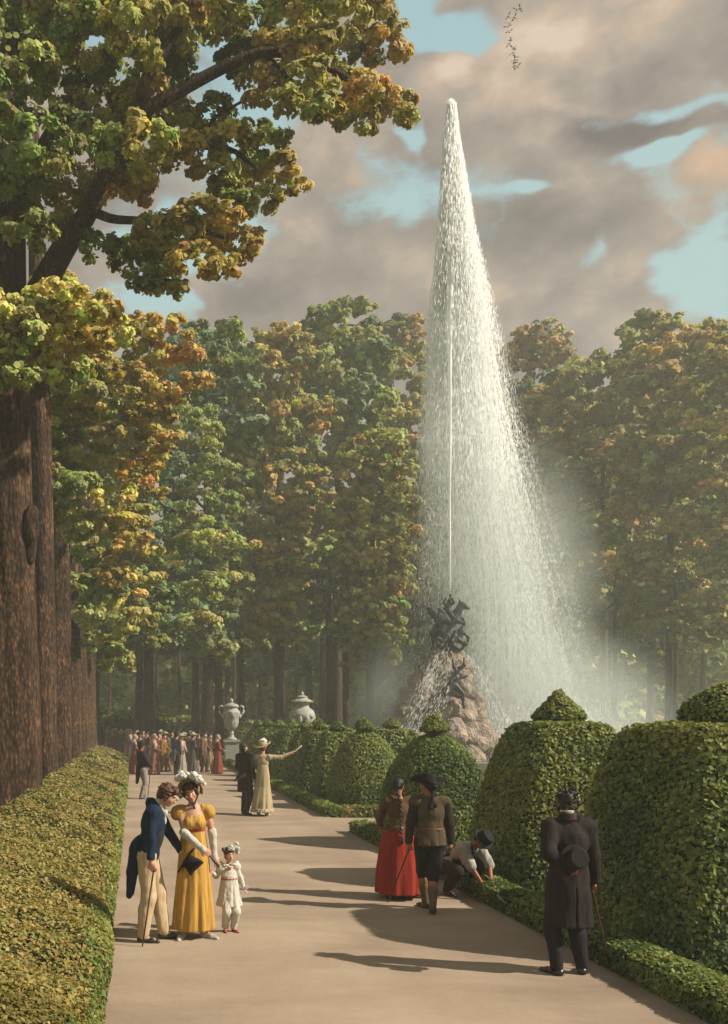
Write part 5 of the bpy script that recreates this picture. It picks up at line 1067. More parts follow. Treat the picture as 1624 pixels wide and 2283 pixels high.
# ---- 3 the child
def child():
    x, y = gp(512, 2078)[:2]
    f = Fig('small child in a white frock, white pantaloons and red shoes, holding a flower', x, y, D(8), .545, child=True, torso=(0, D(-2), 0), head=(D(-2), D(4), D(10)), hip=(0, 0, .88), wr=(-.36, -.08, 1.24), wl=(.33, -.10, .80), pr=(-.5, .3, -.8), pl=(.8, .3, 0),
            ar=(-.085, .02, .08), al=(.095, 0, .08), tr=(-.15, -1, 0), tl=(.35, -1, 0), hd=dict(r=dict(dir=(-.6, -.2, .5), palm=(.2, -1, 0), curl=.6), l=dict(dir=(.5, -.4, -.6), palm=(-.3, 0, -1), curl=.5)))
    f.build_body(M_skin3, .014)
    w = cloth('white_muslin', lin(236, 230, 218), .85, .12)
    f.part('pantaloons', [C(f.hr, .115, f.kr, .095), C(f.kr, .095, f.ar + np.array([0, 0, .05]), .072), C(f.hl, .115, f.kl, .095), C(f.kl, .095, f.al + np.array([0, 0, .05]), .072)], .014, w, .02, disp=folds(.014, 14))
    f.part('frock', [LATHE([(.56, 0, 0, .27, .23), (.85, 0, 0, .215, .185), (1.20, 0, 0, .165, .14)], pleats=11, amp=.05), E(f.T((0, 0, 1.26)), (.165, .13, .16), f.Rt), E(f.sr + np.array([-.02, 0, -.01]), (.10, .09, .10)), E(f.sl + np.array([.02, 0, -.01]), (.10, .09, .10))] + f.arm('r', .022) + f.arm('l', .022) + [C(f.sr, .07, f.sl, .07)], .013, w, .025, disp=folds(.007, 30), holes=[C(f.T((0, -.04, 1.46)), .07, f.T((0, -.05, 1.6)), .08)])
    f.part('ruff', [E(f.T((sx * .10, -.05, 1.47)), (.07, .06, .035)) for sx in (-1, 1)] + [E(f.T((sx * .17, .0, 1.49)), (.06, .06, .045)) for sx in (-1, 1)] + [E(f.T((0, -.13, 1.43)), (.06, .04, .03))], .012, w, .01, disp=folds(.02, 50))
    f.part('sash', [LATHE([(1.15, 0, 0, .178, .152), (1.20, 0, 0, .180, .154)], f.hip - np.array([0, 0, .93]))], .012, cloth('pink_sash', lin(204, 132, 112)))
    f.curls(M_hbrown, None, .012, 80)
    H, R = f.H, f.Rh; q = np.random.default_rng(8)
    hat = f.part('hat', [E(H((0, .02, .085)), (.125, .13, .075), R)], .011, cloth('slate_hat', lin(96, 112, 128)), .02, holes=[E(H((0, -.05, -.01)), (.11, .12, .095), R)])
    f.part('plume', [E(H((q.uniform(-.03, .15), q.uniform(-.11, .08), q.uniform(.08, .175))), (q.uniform(.03, .055),) * 3) for _ in range(17)] + [E(H((.14, -.03, .06)), (.045, .05, .055)), E(H((.12, -.03, .2)), (.05, .03, .04))], .010, M_feather, .012, disp=lambda P: (.012 * np.sin(P[..., 0] * 90 + 4 * np.sin(P[..., 2] * 50)) * np.sin(P[..., 1] * 90)).astype(np.float32))
    f.part('bow', [E(H((-.115, -.02, .10)), (.04, .04, .05))], .010, cloth('brown_bow', lin(120, 88, 52)))
    f.shoes(plain('red_leather', lin(184, 48, 40), .4, .5), .011)
    g = f.W(f.grip['l']); o = empty('flower', g, 'small pale flower in the outer hand of the child', 'flower')
    stem = tube('stem', [(0, 0, -.02), (.01, 0, .02), (.015, -.01, .04)], [.002, .002, .002], plain('stem_green', (.08, .12, .03, 1)), o, 6)
    for i in range(5):
        a = i * 1.2566; V, Fc = sdf_mesh([E((.015 + .014 * math.cos(a), -.01, .05 + .014 * math.sin(a)), (.011, .004, .011))], .003, .002); meshobj('petal', V, Fc, plain('petal_white', lin(236, 214, 206), .8), o)
child()

# ---- 4 woman in the red skirt, seen from behind
def woman_red():
    x, y = gp(889, 2003)[:2]
    f = Fig('woman seen from behind in a full red skirt with a long black braid', x, y, D(180), .93, female=True, head=(D(2), 0, D(-35)), wr=(-.27, -.20, .98), wl=(.20, -.20, .97), pr=(-1, .2, -.3), pl=(1, .2, -.3), tr=(-.2, -1, 0), tl=(.2, -1, 0))
    f.build_body(M_skin2, .014)
    red = cloth('red_wool', lin(176, 52, 34), .85, .28, stretch=(22, 22, 1.5)); br = cloth('brown_bodice', lin(112, 78, 46), .8, .3)
    f.part('skirt', [LATHE([(.09, 0, 0, .335, .32), (.4, 0, 0, .325, .30), (.8, 0, 0, .27, .235), (.97, 0, 0, .20, .165), (1.06, 0, 0, .135, .11)], pleats=10, amp=.045)], .015, red)
    f.part('bodice', f.torso(.022) + f.arm('r', .018) + f.arm('l', .018), .012, br, .03, [(f.T((0, 0, 1.03)), (0, 0, -1))], [C(f.T((0, 0, 1.47)), .075, f.T((0, 0, 1.7)), .09)], folds(.006, 25))
    f.part('peplum', [LATHE([(.98, 0, 0, .19, .16), (1.08, 0, 0, .142, .118)], pleats=8, amp=.08)], .010, br)
    f.part('apron_bow', [E(f.T((-.13, .06, 1.02)), (.06, .03, .035)), E(f.T((.02, .13, 1.04)), (.05, .03, .03))], .010, cloth('pale_bow', lin(170, 140, 100)), .01)
    f.part('collar', [LATHE([(1.425, 0, .01, .115, .085), (1.455, 0, .01, .085, .065)], pleats=14, amp=.06)], .008, M_white)
    H, R = f.H, f.Rh
    f.curls(M_hblack, [E(H((0, .02, .040)), (.084, .096, .084), R), E(H((0, .085, -.0)), (.06, .045, .06), R)], .004, 90, holes=[E(H((0, -.095, -.035)), (.062, .075, .085), R)])
    pts = [H((0, .11, -.03)), f.T((.01, .12, 1.42)), f.T((.015, .14, 1.25)), f.T((.015, .155, 1.08)), f.T((.015, .22, .93)), f.T((.015, .24, .85))]
    pr = []
    for i in range(26):
        t = i / 25 * 5; k = min(int(t), 4); p = pts[k] * (1 - t + k) + pts[k + 1] * (t - k); pr.append(E(p + np.array([.009 * (-1) ** i, 0, 0]), (.024 - .0006 * i, .02, .028)))
    f.part('braid', pr, .008, M_hblack, .008)
    f.shoes(M_shoe)
woman_red()

# ---- 5 man in the wide hat
def man_hat():
    x, y = gp(960, 2032)[:2]
    f = Fig('man seen from behind in a wide dark hat, belted brown jacket and knee breeches', x, y, D(176), .99, hip=(0, 0, .91), torso=(D(2), D(0), 0), head=(D(8), D(8), D(30)), wr=(-.27, -.03, .83), wl=(.27, -.05, .84), pr=(-.8, .5, 0), pl=(.8, .5, 0), ar=(.02, .20, .10), al=(.02, -.18, .08), kr=(0, -1, 0), kl=(0, -1, 0), tr=(-.15, -1, -.1), tl=(.35, -1, 0),
            hd=dict(l=dict(curl=.9), r=dict(curl=.6)))
    f.build_body(M_skin2, .014)
    br = cloth('drab_jacket', lin(100, 84, 60), .85, .35); sl = cloth('dark_sleeve', lin(58, 46, 38), .85, .3); bk = cloth('dark_breeches', lin(38, 34, 36)); st = cloth('buff_stocking', lin(128, 108, 80)); T = f.T
    f.part('jacket', f.torso(.028) + [LATHE([(.85, 0, 0, .205, .17), (1.05, 0, 0, .165, .13)], f.hip - np.array([0, 0, .91]), pleats=7, amp=.03)], .012, br, .03, [(T((0, 0, .86)), (0, 0, -1))], [C(T((0, 0, 1.50)), .07, T((0, 0, 1.7)), .09)], folds(.008, 16))
    f.part('sleeve', f.arm('r', .020), .011, sl, .02, disp=folds(.007, 20)); f.part('sleeve', f.arm('l', .020), .011, sl, .02, disp=folds(.007, 20))
    f.part('belt', [LATHE([(1.035, 0, 0, .172, .135), (1.075, 0, 0, .172, .135)], f.hip - np.array([0, 0, .91]))], .008, plain('red_leather_belt', lin(104, 54, 38), .5))
    f.part('queue_ribbon', [C(T((-.0, .13, 1.46)), .02, T((.03, .145, 1.36)), .035), C(T((0, .13, 1.44)), .02, T((-.03, .145, 1.38)), .028), C(f.H((0, .10, -.05)), .03, T((0, .12, 1.46)), .022)], .009, M_black, .01)
    f.part('breeches', [C(f.hr, .115, f.kr, .080), C(f.kr, .080, f.kr * .8 + f.ar * .2, .066), C(f.hl, .115, f.kl, .080), C(f.kl, .080, f.kl * .8 + f.al * .2, .066), E(f.hip, (.165, .13, .13))], .012, bk, .03, disp=folds(.008, 16))
    f.part('stocking', [C(f.kr * .8 + f.ar * .2, .058, f.kr * .5 + f.ar * .5, .062), C(f.kr * .5 + f.ar * .5, .062, f.ar, .043)], .011, st, .02); f.part('stocking', [C(f.kl * .8 + f.al * .2, .058, f.kl * .5 + f.al * .5, .062), C(f.kl * .5 + f.al * .5, .062, f.al, .043)], .011, st, .02)
    f.shoes(plain('brown_leather', lin(70, 48, 36), .5))
    f.curls(M_hblack, None, .005, 60)
    H, R = f.H, f.Rh
    Rb = R @ RX(D(-10)) @ RY(D(-12))
    h = f.part('hat', [LATHE([(.03, 0, .01, .098, .11), (.09, 0, .01, .095, .105), (.15, 0, .01, .080, .09)], f.head, Rb)], .009, M_black, .01)
    def brim(P):
        Q = (P - f.head.astype(np.float32)) @ Rb.astype(np.float32); zc = .035 + 1.9 * Q[..., 0] ** 2 + .01 * np.sin(Q[..., 1] * 18) - .05 * (Q[..., 1] > 0) * Q[..., 1]; r = np.sqrt(Q[..., 0] ** 2 + (Q[..., 1] - .01) ** 2); return np.maximum(np.abs(Q[..., 2] - zc) - .010, (r - .205) * .9)
    brim.box = (f.head - .27, f.head + .27); f.part('hat_brim', [brim], .009, M_black, .004, parent=h)
    g = f.W(f.grip['r'] if False else f.grip['l']); b = at(866, 1995, gy(2003) - .35); b[2] = .02
    held('walking_stick', 'slanting stick held across the red skirt by the man in the wide hat', 'stick', [(g + (g - b) * .12, .011), (g, .010), ((g + b) / 2, .009), (b, .007)], M_canedark)
man_hat()

# ---- 6 crouching gardener
def gardener():
    x, y = gp(1038, 1996)[:2]; x -= .06
    f = Fig('gardener in a white shirt and black hat crouching to clip the box edging', x, y, D(26), .98, hip=(-.07, .20, .40), torso=(D(52), D(2), D(6)), head=(D(-2), D(0), D(8)), wr=(-.04, -.42, .22), wl=(.12, -.42, .28), pr=(-.6, .3, -.3), pl=(.9, .3, 0),
            ar=(-.20, .05, .09), al=(.17, -.02, .08), kr=(-.35, -1, .5), kl=(.25, -1, .75), tr=(-.2, -1, 0), tl=(.2, -1, 0), hd=dict(r=dict(dir=(.5, -.8, -.5), curl=1.0), l=dict(dir=(.2, -.8, -.7), curl=1.0)))
    f.build_body(M_skin2, .013)
    dk = cloth('umber_trouser', lin(58, 44, 38), .9, .35); T = f.T
    f.part('trousers', f.leg('r', .026) + f.leg('l', .026) + [E(f.hip, (.175, .14, .14), f.Rt)], .013, dk, .03, disp=folds(.012, 14))
    f.part('shirt', f.torso(.020) + f.arm('r', .030, False) + f.arm('l', .030, False) + [C(f.er, .060, f.er + (f.sr - f.er) * .25, .078), C(f.el, .060, f.el + (f.sl - f.el) * .25, .078)], .012, cloth('shirt_linen', lin(206, 200, 188), .85, .2), .025, [(T((0, 0, 1.0)), f.Rt @ np.array([0, 0, -1]))], [C(T((0, -.02, 1.5)), .06, T((0, -.05, 1.7)), .09)], folds(.010, 22))
    f.part('waistcoat', f.torso(.034), .013, cloth('slate_waistcoat', lin(60, 56, 58)), .02, [(T((0, 0, 1.0)), f.Rt @ np.array([0, 0, -1])), (T((0, 0, 1.43)), f.Rt @ np.array([0, 0, 1])), (T((-.135, 0, 1.3)), f.Rt @ np.array([-1, 0, 0])), (T((.135, 0, 1.3)), f.Rt @ np.array([1, 0, 0]))], [E(T((0, -.13, 1.36)), (.055, .08, .16), f.Rt)])
    f.part('neckerchief', [C(T((-.06, -.03, 1.47)), .025, T((0, -.11, 1.40)), .02), C(T((.06, -.03, 1.47)), .025, T((0, -.11, 1.40)), .02), E(T((0, -.13, 1.36)), (.03, .02, .04))], .009, cloth('grey_kerchief', lin(62, 66, 74)), .01)
    f.part('sash', [LATHE([(-.04, 0, 0, .185, .145), (.05, 0, 0, .175, .135)], T((0, 0, .99)), f.Rt)], .011, cloth('red_waist_sash', lin(170, 58, 42)))
    f.shoes(M_shoe); f.curls(M_hblack, None, .005, 60); H, R = f.H, f.Rh; Rb = R @ RX(D(6))
    h = f.part('hat', [LATHE([(.02, 0, .01, .098, .112), (.09, 0, .01, .096, .108), (.145, 0, .01, .088, .10)], f.head, Rb)], .009, M_black, .01)
    def brim(P):
        Q = (P - f.head.astype(np.float32)) @ Rb.astype(np.float32); r = np.sqrt(Q[..., 0] ** 2 + (Q[..., 1] - .01) ** 2); return np.maximum(np.abs(Q[..., 2] - .028 - .9 * Q[..., 0] ** 2) - .009, (r - .155) * .9)
    brim.box = (f.head - .2, f.head + .2); f.part('hat_brim', [brim], .008, M_black, .004, parent=h)
    # shears reaching along the edging
    gr_, gl = f.W(f.grip['r']), f.W(f.grip['l']); mid = (gr_ + gl) / 2; tip = np.array([4.56, 10.85, .20]); piv = mid + (tip - mid) * .42; steel = plain('bright_steel', lin(176, 200, 212), .35, .6, .3)
    o = empty('garden_shears', piv, 'long steel garden shears with dark handles opened over the box edging', 'shears'); d = unit(tip - piv); sd = unit(np.cross(d, [0, 0, 1])); L = np.linalg.norm(tip - piv)
    for sgn, gg in ((1, gr_), (-1, gl)):
        V, Fc = tube_mesh([gg - piv, (gg - piv) * .4, np.zeros(3)], [.016, .013, .010], 8); meshobj('handle', V, Fc, M_canedark, o)
        b = []; fa = []
        for i in range(9):
            t = i / 8; c = d * L * t + sd * sgn * (-.0) + sd * sgn * .085 * math.sin(t * 2.2) * .8; wd = .055 * math.sin(math.pi * min(1, .15 + t * .85)) + .004
            for a, bz in ((-1, -.004), (1, -.004), (1, .004), (-1, .004)): b.append(c + sd * wd * a * .5 + np.array([0, 0, bz + wd * .25 * a]))
            if i: k = (i - 1) * 4; fa += [[k + q, k + (q + 1) % 4, k + 4 + (q + 1) % 4, k + 4 + q] for q in range(4)]
        meshobj('blade', np.array(b), fa + [[0, 3, 2, 1], [32, 33, 34, 35]], steel, o, False)
gardener()

# ---- 7 man in the dark frock coat at the right
def man_frock():
    x, y = gp(1268, 2172)[:2]
    f = Fig('wild haired man in a long dark frock coat, hat held behind his back', x, y, D(180), 1.0, hip=(0, 0, .92), torso=(D(-1), D(1), D(4)), head=(D(5), 0, D(-22)), wl=(.10, .20, 1.00), wr=(-.28, -.04, .86), pl=(1, .5, -.3), pr=(-.8, .5, 0), ar=(-.13, .0, .08), al=(.13, .04, .08), tr=(-.35, -1, 0), tl=(.55, -1, 0),
            hd=dict(l=dict(dir=(-.75, .15, .1), palm=(0, .2, 1), curl=.8), r=dict(dir=(0, -.2, -1), curl=.8)))
    f.build_body(M_skin2, .014)
    ct = cloth('plum_black_coat', lin(50, 38, 38), .85, .3); T = f.T; tb = cloth('dark_trouser_plum', lin(44, 36, 44), .85, .3)
    f.part('breeches', f.leg('r', .022) + f.leg('l', .022) + [E(f.hip, (.16, .13, .13))], .012, tb, .02, disp=folds(.008, 14))
    # arms: the one behind the back shows over the coat
    f.part('frock_coat', f.torso(.030) + f.arm('r', .024) + f.arm('l', .024) + [LATHE([(.47, 0, .0, .215, .175), (.8, 0, 0, .198, .16), (1.0, 0, 0, .165, .132), (1.15, 0, 0, .155, .12)], pleats=5, amp=.03), C(T((-.05, .03, 1.52)), .055, T((.05, .03, 1.52)), .055)], .011, ct, .03,
           holes=[C(f.wl + unit(f.wl - f.el) * .05, .045, f.wl + unit(f.wl - f.el) * .12, .05), BOX((0, .21, .55), (.006, .2, .30))], disp=folds(.008, 15))
    f.part('collar', [LATHE([(1.49, 0, .01, .082, .078), (1.56, 0, .015, .070, .072)], T((0, 0, .93)) - np.array([0, 0, .93]), f.Rt)], .009, cloth('coat_collar', lin(92, 70, 62), .8, .3))
    f.part('shirt_collar', [LATHE([(1.55, 0, .0, .062, .062), (1.585, 0, .0, .060, .060)], T((0, 0, .93)) - np.array([0, 0, .93]), f.Rt)], .008, M_white)
    f.part('coat_button', [E(T((-.05, .148, 1.06)), (.013,) * 3), E(T((.05, .148, 1.06)), (.013,) * 3)], .005, plain('coat_button', (.12, .09, .07, 1), .35))
    q = np.random.default_rng(3); H, R = f.H, f.Rh
    pr = [E(H((0, .025, .045)), (.086, .095, .082), R), E(H((0, .06, -.03)), (.066, .05, .06), R), E(H((-.07, -.01, -.02)), (.02, .03, .05), R), E(H((.07, -.01, -.02)), (.02, .03, .05), R)]
    for i in range(44):
        a = q.random() * 6.28; e = q.uniform(.1, 1.4); dd = np.array([math.cos(a) * math.cos(e), math.sin(a) * math.cos(e), math.sin(e)]); c = H(np.array([0, .02, .04]) + dd * .082); pr.append(C(c, .017, c + R @ (dd * q.uniform(.02, .045) + q.normal(0, .01, 3)), .005))
    f.curls(M_hdark, pr, .010, 90, vox=.007, k=.008)
    f.shoes(M_shoe)
    # the hat he holds behind his back
    hc = f.W(np.array([.06, .24, 1.14])); o = empty('round_hat', hc, 'round dark hat held behind the back of the man in the frock coat', 'hat'); Rm = RX(D(78))
    hm = cloth('felt_umber', lin(40, 32, 32), .75, .3); V, Fc = sdf_mesh([LATHE([(0, 0, 0, .095, .10), (.07, 0, 0, .09, .095), (.11, 0, 0, .085, .09)], (0, 0, 0), Rm)], .009, .01); meshobj('crown', V, Fc, hm, o)
    V, Fc = sdf_mesh([LATHE([(-.012, 0, 0, .128, .128), (.006, 0, 0, .13, .13)], (0, 0, 0), Rm)], .006, .003); meshobj('brim', V, Fc, hm, o)
    g = f.W(f.grip['r']); b = gp(1362, 2165); b[2] = .01
    held('walking_cane', 'long slanting cane in the lowered hand of the man in the frock coat', 'cane', [(g + (g - b) * .06, .013), (g, .011), ((g + b) / 2, .010), (b, .008)], M_cane)
man_frock()

# ---- 8/9 the pointing couple
def couple():
    x, y = at(549, 0, 22.6)[:2]; x -= .03
    f = Fig('man in a black tailcoat looking up beside the lady who points', x, y, D(128), 1.04, hip=(0, 0, .92), torso=(D(-3), 0, 0), head=(D(-14), 0, D(4)), wr=(-.25, -.1, .88), wl=(.22, -.22, 1.02), ar=(-.12, .08, .08), al=(.12, -.08, .08))
    f.build_body(M_skin, .016, fine=False); bk = cloth('black_coat', lin(46, 38, 36), .85, .25); T = f.T
    f.part('trousers', f.leg('r', .03) + f.leg('l', .03) + [E(f.hip, (.16, .13, .13))], .016, cloth('black_trouser', lin(56, 46, 42)), .02)
    f.part('tailcoat', f.torso(.03) + f.arm('r', .02) + f.arm('l', .02) + [LATHE([(.56, 0, .05, .16, .13), (.85, 0, .02, .18, .14), (1.05, 0, 0, .155, .12)]), C(T((0, .02, 1.51)), .06, T((0, .0, 1.46)), .065)], .015, bk, .03)
    f.part('coat_tail', [C(T((-.1, .10, 1.0)), .05, T((-.13, .34, .92)), .012), C(T((.05, .10, 1.0)), .05, T((.05, .30, .86)), .015)], .014, bk, .02)
    f.part('cravat', [C(T((0, -.05, 1.52)), .045, T((0, -.07, 1.46)), .05)], .012, cloth('ochre_cravat', lin(150, 110, 60)))
    f.curls(M_hdark, None, .012, 60, .011); f.shoes(M_shoe, .014)
    x, y = at(586, 0, 22.4)[:2]
    g = Fig('lady in a cream dress and wide straw hat pointing up at the jet', x, y, D(158), 1.04, female=True, torso=(0, D(0), 0), head=(D(-6), 0, D(8)), wr=(.02, 0, 0) if False else (-.62, -.20, 1.50), wl=(.22, -.22, 1.0), pr=(0, 0, -1), pl=(.9, .2, -.3), hd=dict(r=dict(dir=(-.8, -.2, .5), palm=(0, -.3, -1), curl=.25)))
    g.build_body(M_skin, .016, fine=False)
    cr = cloth('cream_muslin', lin(198, 180, 142), .85, .2, stretch=(24, 24, 2)); empire_dress(g, cr, None, hem=(.26, .25), amp=.05, pl=10, vox=.015, sleeves='long', neck=False, train=.06)
    g.part('trim', [LATHE([(.10, 0, .06, .275, .265), (.19, 0, .05, .268, .258)], pleats=18, amp=.05)], .014, cloth('cream_lace', lin(210, 194, 160)))
    H, R = g.H, g.Rh; Rb = R @ RX(D(8)) @ RY(D(14)); straw = cloth('straw', lin(206, 166, 92)); st2 = cloth('pale_straw', lin(206, 184, 140), .8, .2)
    h = g.part('hat', [E(H((0, .03, .075)), (.115, .12, .10), R)], .014, st2, .02)
    def brim(P):
        Q = (P - g.head.astype(np.float32)) @ Rb.astype(np.float32); r = np.sqrt(Q[..., 0] ** 2 + (Q[..., 1] - .0) ** 2); return np.maximum(np.abs(Q[..., 2] - .045 + .9 * r * r * (Q[..., 1] > 0) - 1.6 * Q[..., 0] ** 2) - .013, (r - .215) * .9)
    brim.box = (g.head - .3, g.head + .3); g.part('hat_brim', [brim], .013, st2, .004, parent=h); q = np.random.default_rng(2)
    g.part('plume', [E(H((q.uniform(-.08, .08), q.uniform(-.06, .08), q.uniform(.13, .21))), (q.uniform(.03, .045),) * 3) for _ in range(10)], .013, M_feather, .015, disp=folds(.015, 40))
    g.curls(M_hbrown, None, .006, 60, .012); g.shoes(M_white, .014)
    p = g.W(g.grip['r']); d = unit(g.W(g.wr) - g.W(g.er)); d = unit(d + np.array([0, 0, .35])); held('closed_fan', 'white closed fan in the raised hand of the pointing lady', 'fan', [(p - d * .04, .012), (p + d * .10, .018), (p + d * .24, .022), (p + d * .27, .014)], M_white, 6)
couple()

# ---- 10 man with a cane standing alone by the left hedge
def man_alone():
    x, y = gp(318, 1781)[:2]; y = 27.0; x = at(318, 0, y)[0]
    f = Fig('man alone near the left hedge in a dark tailcoat, black hat and pale striped trousers', x, y, D(110), .97, hip=(0, 0, .92), torso=(D(-6), 0, 0), head=(D(0), 0, D(0)), wr=(-.20, -.25, .95), wl=(.20, -.35, .90), ar=(-.10, .08, .08), al=(.10, -.10, .08), hd=dict(l=dict(curl=.8)))
    f.build_body(M_skin2, .018, fine=False); bk = cloth('black_coat', lin(46, 38, 36)); T = f.T
    m = cloth('striped_trouser', lin(172, 164, 156), .85, .55, stretch=(60, 60, 1)); f.part('trousers', f.leg('r', .03) + f.leg('l', .03) + [E(f.hip, (.15, .12, .12))], .016, m, .02)
    f.part('tailcoat', f.torso(.03) + f.arm('r', .018) + f.arm('l', .018) + [C(T((0, .10, 1.0)), .10, T((0, .22, .55)), .05)], .016, bk, .03); f.part('cravat', [E(T((0, -.10, 1.42)), (.05, .03, .07))], .014, M_white)
    h = f.part('hat', [LATHE([(.04, 0, .01, .098, .11), (.17, 0, .01, .10, .11)], f.head, f.Rh)], .014, M_black); f.part('hat_brim', [LATHE([(.03, 0, .01, .15, .16), (.052, 0, .01, .15, .16)], f.head, f.Rh)], .011, M_black, parent=h)
    f.curls(M_hdark, None, .006, 60, .013); f.shoes(M_shoe, .015)
    g = f.W(f.grip['l']); b = g + np.array([-.08, -.05, 0]); b[2] = .01; held('walking_cane', 'thin cane of the man standing alone by the left hedge', 'cane', [(g + np.array([0, 0, .04]), .014), (g, .012), (b, .010)], M_cane)
man_alone()

# ---- the promenading crowd
GC = 'promenaders at the far end of the walk'
def proto(kind):
    fem = kind in ('lady', 'scarf'); f = Fig('p', 0, 0, 0, 1.0, female=fem, head=(0, 0, 0), wr=(-.10, -.25, 1.06) if fem else (-.24, -.05, .86), wl=(.12, -.25, 1.04) if fem else (.18, -.22, 1.0), group=GC, ar=(-.11, .06, .08), al=(.10, -.08, .08))
    f.build_body(M_skin, .028, fine=False, face=False); T = f.T; base = cloth('crowd_base', lin(150, 130, 110))
    if fem:
        f.part('dress', [LATHE([(.04, 0, .02, .30, .27), (.5, 0, .01, .24, .21), (.95, 0, 0, .18, .15), (1.2, 0, 0, .135, .115), (1.4, 0, 0, .13, .10)], pleats=8, amp=.07)] + f.arm('r', .018) + f.arm('l', .018), .026, base, .03)
        f.part('shawl', [C(T((-.16, .02, 1.40)), .075, T((-.12, -.10, 1.12)), .06), C(T((.16, .02, 1.40)), .075, T((.12, -.10, 1.12)), .06), C(T((-.14, .07, 1.38)), .07, T((.14, .07, 1.38)), .07), C(T((0, .09, 1.35)), .09, T((0, .12, 1.1)), .07)], .026, M_white, .03, disp=folds(.02, 14))
    else:
        f.part('trousers', f.leg('r', .03) + f.leg('l', .03) + [E(f.hip, (.15, .12, .12))], .026, base, .02)
        f.part('coat', f.torso(.03) + f.arm('r', .02) + f.arm('l', .02) + ([LATHE([(.5, 0, .02, .21, .17), (1.05, 0, 0, .155, .12)])] if kind == 'frock' else [C(T((0, .10, 1.0)), .10, T((0, .17, .62)), .06)]), .026, base, .03); f.part('cravat', [E(T((0, -.09, 1.44)), (.045, .03, .07))], .022, M_white)
    f.shoes(M_shoe, .024)
    H, R = f.H, f.Rh
    f.curls(M_hdark, None, .005, 50, .022)
    if kind == 'lady':
        f.part('hat', [E(H((0, .03, .07)), (.11, .12, .09)), LATHE([(.05, 0, 0, .19, .19), (.085, 0, 0, .17, .17)], f.head), E(H((.08, 0, .15)), (.06, .08, .04))], .022, cloth('pale_hat', lin(190, 178, 146)), .02)
    elif kind == 'scarf': f.part('headscarf', [E(H((0, .03, .03)), (.105, .115, .12)), C(H((0, .07, -.05)), .08, T((0, .07, 1.42)), .10)], .022, cloth('pale_scarf', lin(196, 170, 150)), .02, holes=[E(H((0, -.11, -.02)), (.07, .08, .10))])
    elif kind == 'tail': f.part('hat', [LATHE([(.05, 0, .01, .10, .11), (.17, 0, .01, .10, .11)], f.head), LATHE([(.035, 0, .01, .15, .16), (.065, 0, .01, .15, .16)], f.head)], .02, M_black, .01)
    return f
protos = {k: proto(k) for k in ('lady', 'scarf', 'tail', 'frock', 'bare')}
used = set()
CL = {k: lin(*c) for k, c in dict(white=(206, 196, 180), pink=(186, 124, 112), red=(176, 70, 48), lilac=(138, 112, 140), grey=(120, 112, 112), blue=(72, 92, 122), ochre=(168, 122, 56), brown=(96, 66, 46), black=(44, 38, 38), cream=(190, 172, 134), rose=(170, 96, 88), green=(84, 90, 56), dun=(128, 104, 80)).items()}
def crowdmat(c): return cloth('crowd_' + c, tuple(x * .62 + y * .20 for x, y in zip(CL[c][:3], CL['dun'][:3])) + (1,), .85, .3)  # clothes mixed darker and browner, the crowd's shade put into the colour
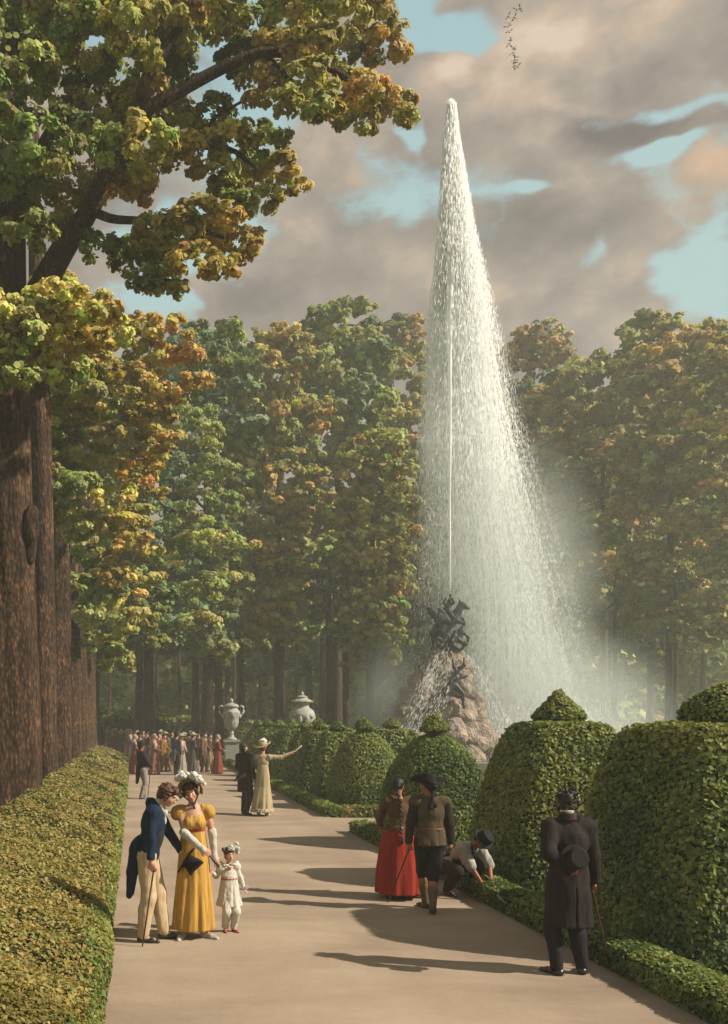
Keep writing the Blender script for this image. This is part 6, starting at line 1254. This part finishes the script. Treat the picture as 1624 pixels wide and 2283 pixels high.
crowd = [ # kind, u, Y, turn, size, coat/dress, trousers/shawl, label
 ('scarf', 486, 39, 100, .97, 'red', 'rose', 'woman in a long red dress and pale headscarf at the right end of the crowd'), ('frock', 467, 41, 70, .98, 'brown', 'cream', 'figure in a brown jacket and pale skirt next to the woman in red'), ('bare', 455, 40, 60, 1.02, 'dun', 'brown', 'bareheaded man in a dun coat, second man from the right of the crowd'),
 ('lady', 431, 40, 110, 1.0, 'grey', 'blue', 'lady in a grey dress with a bluish shawl and plumed hat'), ('frock', 421, 42.5, 200, 1.0, 'black', 'grey', 'man in a dark frock coat half hidden behind the lady in grey'), ('lady', 404, 38.5, 30, .99, 'white', 'white', 'lady in a flowing white dress on the arm of the man in blue'), ('tail', 393, 38.2, 140, 1.02, 'blue', 'black', 'man in a long blue coat giving his arm to the lady in white'),
 ('bare', 376, 41, 250, .99, 'green', 'ochre', 'man in an olive coat and ochre trousers left of the blue coated man'), ('bare', 365, 40.5, 60, .97, 'ochre', 'ochre', 'stooping man all in ochre yellow in the middle of the crowd'), ('lady', 413, 44, 180, .96, 'brown', 'dun', 'dark clad lady behind the lady in white'), ('scarf', 345, 38.5, 75, .99, 'pink', 'white', 'lady in pink with a white shawl just right of the man with the cane'),
 ('frock', 354, 43, 20, .98, 'rose', 'dun', 'man in a reddish coat behind the lady in pink'), ('scarf', 301, 38.8, 95, .98, 'rose', 'white', 'lady in a rose dress and white shawl at the edge of the left hedge'), ('tail', 311, 42, 40, 1.0, 'black', 'grey', 'man in black beside the rose dressed lady near the hedge'), ('frock', 330, 44, 300, 1.0, 'brown', 'black', 'brown coated man far behind the man with the cane'),
 ('tail', 443, 45, 10, 1.0, 'brown', 'black', 'hatted man in brown in the rear row at the right of the crowd'), ('bare', 386, 46, 330, 1.0, 'black', 'grey', 'man in black in the rear row behind the ochre trousers'), ('lady', 370, 47, 200, .96, 'dun', 'brown', 'lady in dun in the rear row in the middle'), ('tail', 340, 48, 170, 1.0, 'black', 'black', 'tall hatted man in black in the last row'), ('frock', 320, 50, 0, 1.0, 'rose', 'brown', 'man in a faded red coat in the last row'),
 ('scarf', 292, 52, 60, 1.0, 'lilac', 'white', 'woman in lilac with a white shawl, first beyond the end of the hedge'), ('lady', 284, 53, 60, 1.0, 'pink', 'pink', 'woman in pale pink second beyond the end of the hedge'), ('bare', 278, 53.5, 80, 1.03, 'blue', 'grey', 'man in a dull blue coat seen over the hedge end'), ('scarf', 271, 54, 70, 1.0, 'rose', 'lilac', 'woman in rose with a lilac shawl seen over the hedge end'), ('tail', 265, 55, 60, 1.0, 'brown', 'brown', 'man in brown with a hat seen over the hedge end'),
 ('lady', 259, 55.5, 90, 1.0, 'lilac', 'rose', 'woman in lilac with a rose shawl seen over the hedge'), ('scarf', 253, 56, 70, 1.0, 'red', 'white', 'woman in dull red with a white shawl seen over the hedge'), ('bare', 247, 57, 60, 1.02, 'grey', 'grey', 'man in grey seen over the hedge near the trunks'), ('scarf', 241, 57.5, 70, 1.0, 'white', 'pink', 'woman in white with a pink shawl nearest the trunks'), ('tail', 236, 58, 80, 1.0, 'black', 'black', 'last hatted man in black beside the farthest trunk'),
 ('lady', 306, 47, 100, .98, 'cream', 'blue', 'lady in cream with a blue shawl in the rear row at the left'), ('bare', 398, 49, 150, 1.0, 'brown', 'dun', 'brown coated man in the last row behind the lady in white'), ('scarf', 425, 48.5, 40, .98, 'rose', 'dun', 'woman in rose in the last row behind the lady in grey'), ('lady', 358, 51, 80, .98, 'grey', 'white', 'lady in grey with a white shawl in the last row'), ('bare', 460, 46, 190, 1.0, 'black', 'black', 'man in black in the rear row behind the woman in red')]
for i, (kd, u, Y, turn, sc_, c1, c2, lb) in enumerate(crowd):
    p = protos[kd].root
    if kd in used: p = copy_tree(p)
    used.add(kd); X = at(u, 0, Y)[0]; p.location = (X, Y, 0); p.rotation_euler = (0, 0, D(turn)); p.scale = (sc_,) * 3; p['label'] = lb; p['group'] = GC
    for ch in p.children:
        nm = ch.name.split('.')[0]
        key = {'dress': c1, 'coat': c1, 'shawl': c2, 'trousers': c2}.get(nm)
        if key and ch.material_slots: ch.material_slots[0].link = 'OBJECT'; ch.material_slots[0].material = crowdmat(key)
# the lady in white leans on an arm; small canes and fans are left to the nearer figures

# ------------------------------------------------------------------ the damp air of the garden
def haze():
    m, n, out = newmat('garden_air'); vs = n.n.new('ShaderNodeVolumePrincipled'); vs.inputs['Color'].default_value = (.93, .96, .88, 1); vs.inputs['Density'].default_value = .0017; vs.inputs['Anisotropy'].default_value = .1
    n.l.new(vs.outputs[0], out.inputs['Volume'])
    x0, x1, y0, y1, z0, z1 = -910, 910, -70, 1510, -1.0, 48.0
    V = [(x, y, z) for z in (z0, z1) for x, y in ((x0, y0), (x1, y0), (x1, y1), (x0, y1))]
    o = meshobj('haze', V, [[0, 3, 2, 1], [4, 5, 6, 7], [0, 1, 5, 4], [1, 2, 6, 5], [2, 3, 7, 6], [3, 0, 4, 7]], m, None, False); tag(o, 'thin pale haze filling the air of the whole garden', 'haze', kind='stuff')
haze()
